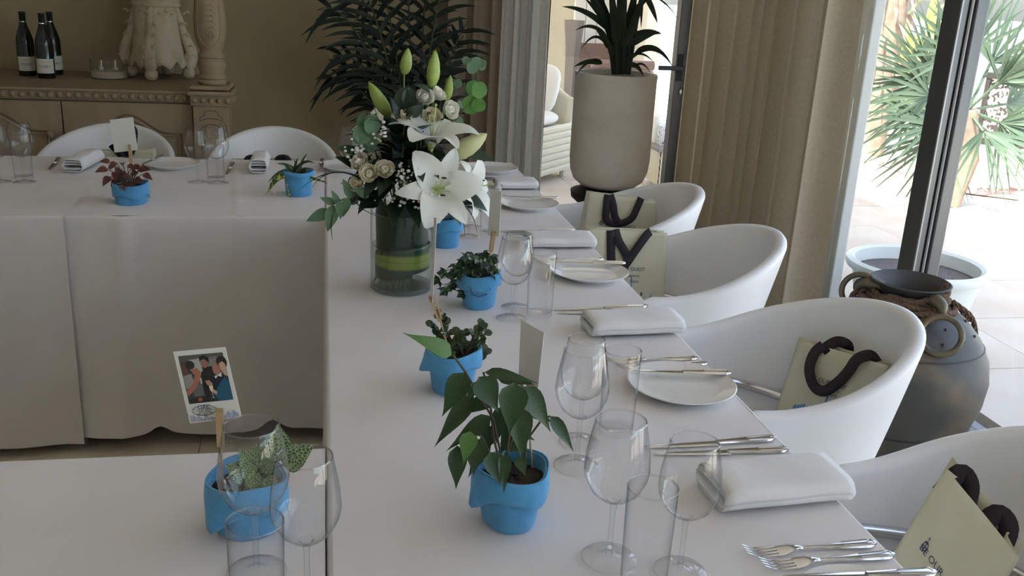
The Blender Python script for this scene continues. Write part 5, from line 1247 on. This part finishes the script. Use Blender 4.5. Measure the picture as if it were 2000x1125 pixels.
for k in range(46):
    q = k*2.4; zz = .55+k*.03; r = .12; a_ = V((r*math.cos(q), r*math.sin(q), zz)); strap(tk, 'dry_frond', m_trunk, a_, a_+V((.14*math.cos(q), .14*math.sin(q), -.16-.1*rg.random())), .05, .12, V((0, 0, 0)), 4)
pb = MB()
for k in range(750):
    x, y = rg.uniform(1685, 2010), rg.uniform(283, 372)
    lim = 322 if x < 1760 else lerp(322, 352, (x-1760)/90) if x < 1850 else 372
    if y > lim or (x > 1885 and y < 345+(x-1892)*.17): continue
    p = on(x, y, .0); r = rg.uniform(.02, .055); pb.ball((p.x, p.y, r*.5), r, 7, 4, (1, rg.uniform(.7, 1.2), .65))
tag(pb.build('white_pebbles', m_pebble), 'bed of loose white pebbles below the garden palms', 'pebbles', kind='stuff')
a_, b_ = on(1892,328,0), on(2010,348,0)
kb = thing('garden_wall', 'low beige stone planter wall under the lantern', 'wall', (6.0, 7.85, 0))
d = (b_-a_).normalized(); nn = V((-d.y, d.x, 0)); nn = nn if nn.y > 0 else -nn
for k in range(4):
    p = a_+d*(k*.42); m = MB(); q = [p, p+d*.41, p+d*.41+nn*.9, p+nn*.9]; m.add([(v.x-6.0, v.y-7.85, 0) for v in q]+[(v.x-6.0, v.y-7.85, .20) for v in q], [(3,2,1,0),(4,5,6,7),(0,1,5,4),(1,2,6,5),(2,3,7,6),(3,0,4,7)]); m.build('stone_block', m_pave, kb, False, bevel=.012)
lo = V((6.22, 7.95, .20)); 
ln = thing('garden_lantern', 'black pierced metal lantern on the garden wall at the right edge', 'lantern', lo, .35)
for sx in (-1, 1):
    for sy in (-1, 1): MB().box((sx*.17-.022, sy*.17-.022, .05), (sx*.17+.022, sy*.17+.022, .62)).build('post', m_lant, ln, False)
MB().box((-.2, -.2, 0), (.2, .2, .06)).build('base', m_lant, ln, False); MB().box((-.2, -.2, .60), (.2, .2, .65)).build('collar', m_lant, ln, False)
MB().lathe([(.26, .65), (.18, .72), (.08, .80), (.03, .84), (.03, .88), (0, .9)], 4).build('roof', m_lant, ln, False)
m_hole_paint = mat('painted_hole_panel', (.80,.77,.70), .5, col2=(.05,.045,.04), nscale=38, nrange=(.48,.52), detail=1)  # solid panel; pale spots paint the brightness showing through the holes
for k in range(4):
    q = k*PI/2; put('painted_hole_panel', MB().box((-.148, -.168, .06), (.148, -.160, .60)).mesh('painted_hole_panel', m_hole_paint, False), ln, Matrix.Rotation(q, 4, 'Z'))
rs = MB(); q = [on(1660,285,0), on(1760,312,0), on(1850,352,0), on(1990,372,0), on(1990,392,0), on(1830,372,0), on(1740,330,0), on(1660,305,0)]
rs.add([(p.x, p.y, .006) for p in q], [tuple(range(8))]); struct(rs.build('paver_strip', m_brick, smooth=False))

# back terrace seen through the glass door
struct(MB().box((-1.5, 9.8, 0), (2.75, 9.95, 2.6)).build('terrace_wall', m_cream, smooth=False))
struct(MB().box((2.62, 7.9, 0), (2.75, 9.8, 2.6)).build('terrace_side_wall', m_cream, smooth=False))
lc = V((1.60, 6.95, 0)); tdir = V((.667, .745, 0)); ang = math.atan2(tdir.y, tdir.x)
wc = thing('wicker_armchair', 'pale wicker armchair on the terrace left of the planter', 'armchair', lc, ang)
for k in range(7): MB().tube([(-.30, -.0, .085+k*.052), (.42, -.0, .085+k*.052)], .027, 6).build('woven_band', m_wick, wc)
MB().box((-.30, .0, .07), (.42, .62, .40)).build('seat_base', m_wick, wc, False, bevel=.02)
MB().grid(lambda u, v: (.40+.03*v, lerp(-.0, .62, u), .38+lerp(.22, .50, sstep(u*1.4))*v), 10, 8).build('back', m_wick, wc, solid=.05)
MB().grid(lambda u, v: (lerp(-.3, .42, u), .62+.03*v, .38+lerp(.30, .45, u)*v), 10, 8).build('side', m_wick, wc, solid=.05)
for x in (-.26, .38):
    for y in (.04, .56): MB().tube([(x, y, 0), (x, y, .08)], .025, 8).build('leg', m_wick, wc)
def cushion(label, c_, rot, s_):
    o = MB(); o.ball((0, 0, 0), 1, 20, 12); 
    o.v = [(math.copysign(abs(x)**.55, x)*s_[0], math.copysign(abs(y)**.55, y)*s_[1], math.copysign(abs(zz)**.9, zz)*s_[2]) for x, y, zz in o.v]
    b = o.build('cushion', m_cush); b.location = c_; b.rotation_euler = rot; return tag(b, label, 'cushion', 'terrace cushions')
pw = V((math.cos(ang), math.sin(ang), 0)); pn = V((-pw.y, pw.x, 0))
cushion('pale grey cushion on the terrace wicker armchair seat', lc+pw*.05+pn*.28+V((0, 0, .46)), (0, 0, ang), (.30, .26, .06))
cushion('pale back cushion propped in the terrace wicker armchair', lc+pw*.30+pn*.30+V((0, 0, .66)), (0, -1.2, ang), (.20, .22, .06))
tp = thing('taupe_planter', 'tall tapering taupe planter on the terrace', 'planter', at(1117,125,8.3)); tp.location.z = 0
MB().lathe([(.05, 0), (.055, .5), (.065, .9), (.09, 1.14), (.08, 1.14), (.06, .95), (0, .95)], 4).build('pot', m_tgrey, tp, False)
x0 = at(1124,60,8.6).x
sh = thing('white_shutter', 'white louvred folding shutter standing on the terrace', 'shutter', (x0+.12, 8.6, 0))
for k in range(3): MB().box((-.14+k*.105, -.02, 0), (-.04+k*.105, .02, 2.4)).build('panel', m_white, sh, False, bevel=.006)
bs = thing('brown_sofa', 'brown wicker sofa at the back of the terrace behind the palm', 'sofa', (2.34, 8.05, 0))
for k in range(11): MB().tube([(-.22, -.35, .08+k*.075), (.30, -.35, .08+k*.075)], .039, 6).build('woven_band', m_wick2, bs)
MB().box((-.22, -.34, .05), (.30, .35, .45)).build('seat_base', m_wick2, bs, False); MB().box((-.22, .25, .45), (.30, .35, .95)).build('back', m_wick2, bs, False)
tb = thing('terrace_table', 'low wicker side table on the terrace right of the planter', 'side table', (2.56, 6.95, 0))
for k in range(5): MB().tube([(-.10, -.14, .05+k*.052), (.16, -.14, .05+k*.052)], .027, 6).build('woven_band', m_wick, tb)
MB().box((-.10, -.14, .02), (.16, .16, .28)).build('body', m_wick, tb, False); MB().box((-.14, -.18, .28), (.2, .2, .31)).build('top', m_tgrey, tb, False, bevel=.008)
pg_ = thing('patterned_pot', 'white pot with dark speckles on the terrace side table', 'pot', (2.53, 6.92, .31))
MB().lathe([(0, 0), (.066, 0), (.072, .01), (.072, .14), (.066, .15), (.06, .145), (0, .14)], 32).build('pot', m_patt, pg_)
MB().tube([(.07, 0, .05), (.105, 0, .06), (.105, 0, .10), (.07, 0, .11)], .008, 6).build('handle', m_black, pg_)
cn = thing('pillar_candle', 'white pillar candle behind the speckled pot on the terrace table', 'candle', (2.50, 7.06, .31))
MB().lathe([(0, 0), (.035, 0), (.035, .2), (.03, .205), (0, .2)], 24).build('wax', m_wax, cn); MB().tube([(0, 0, .2), (0, 0, .215)], .002, 5).build('wick', m_black, cn)
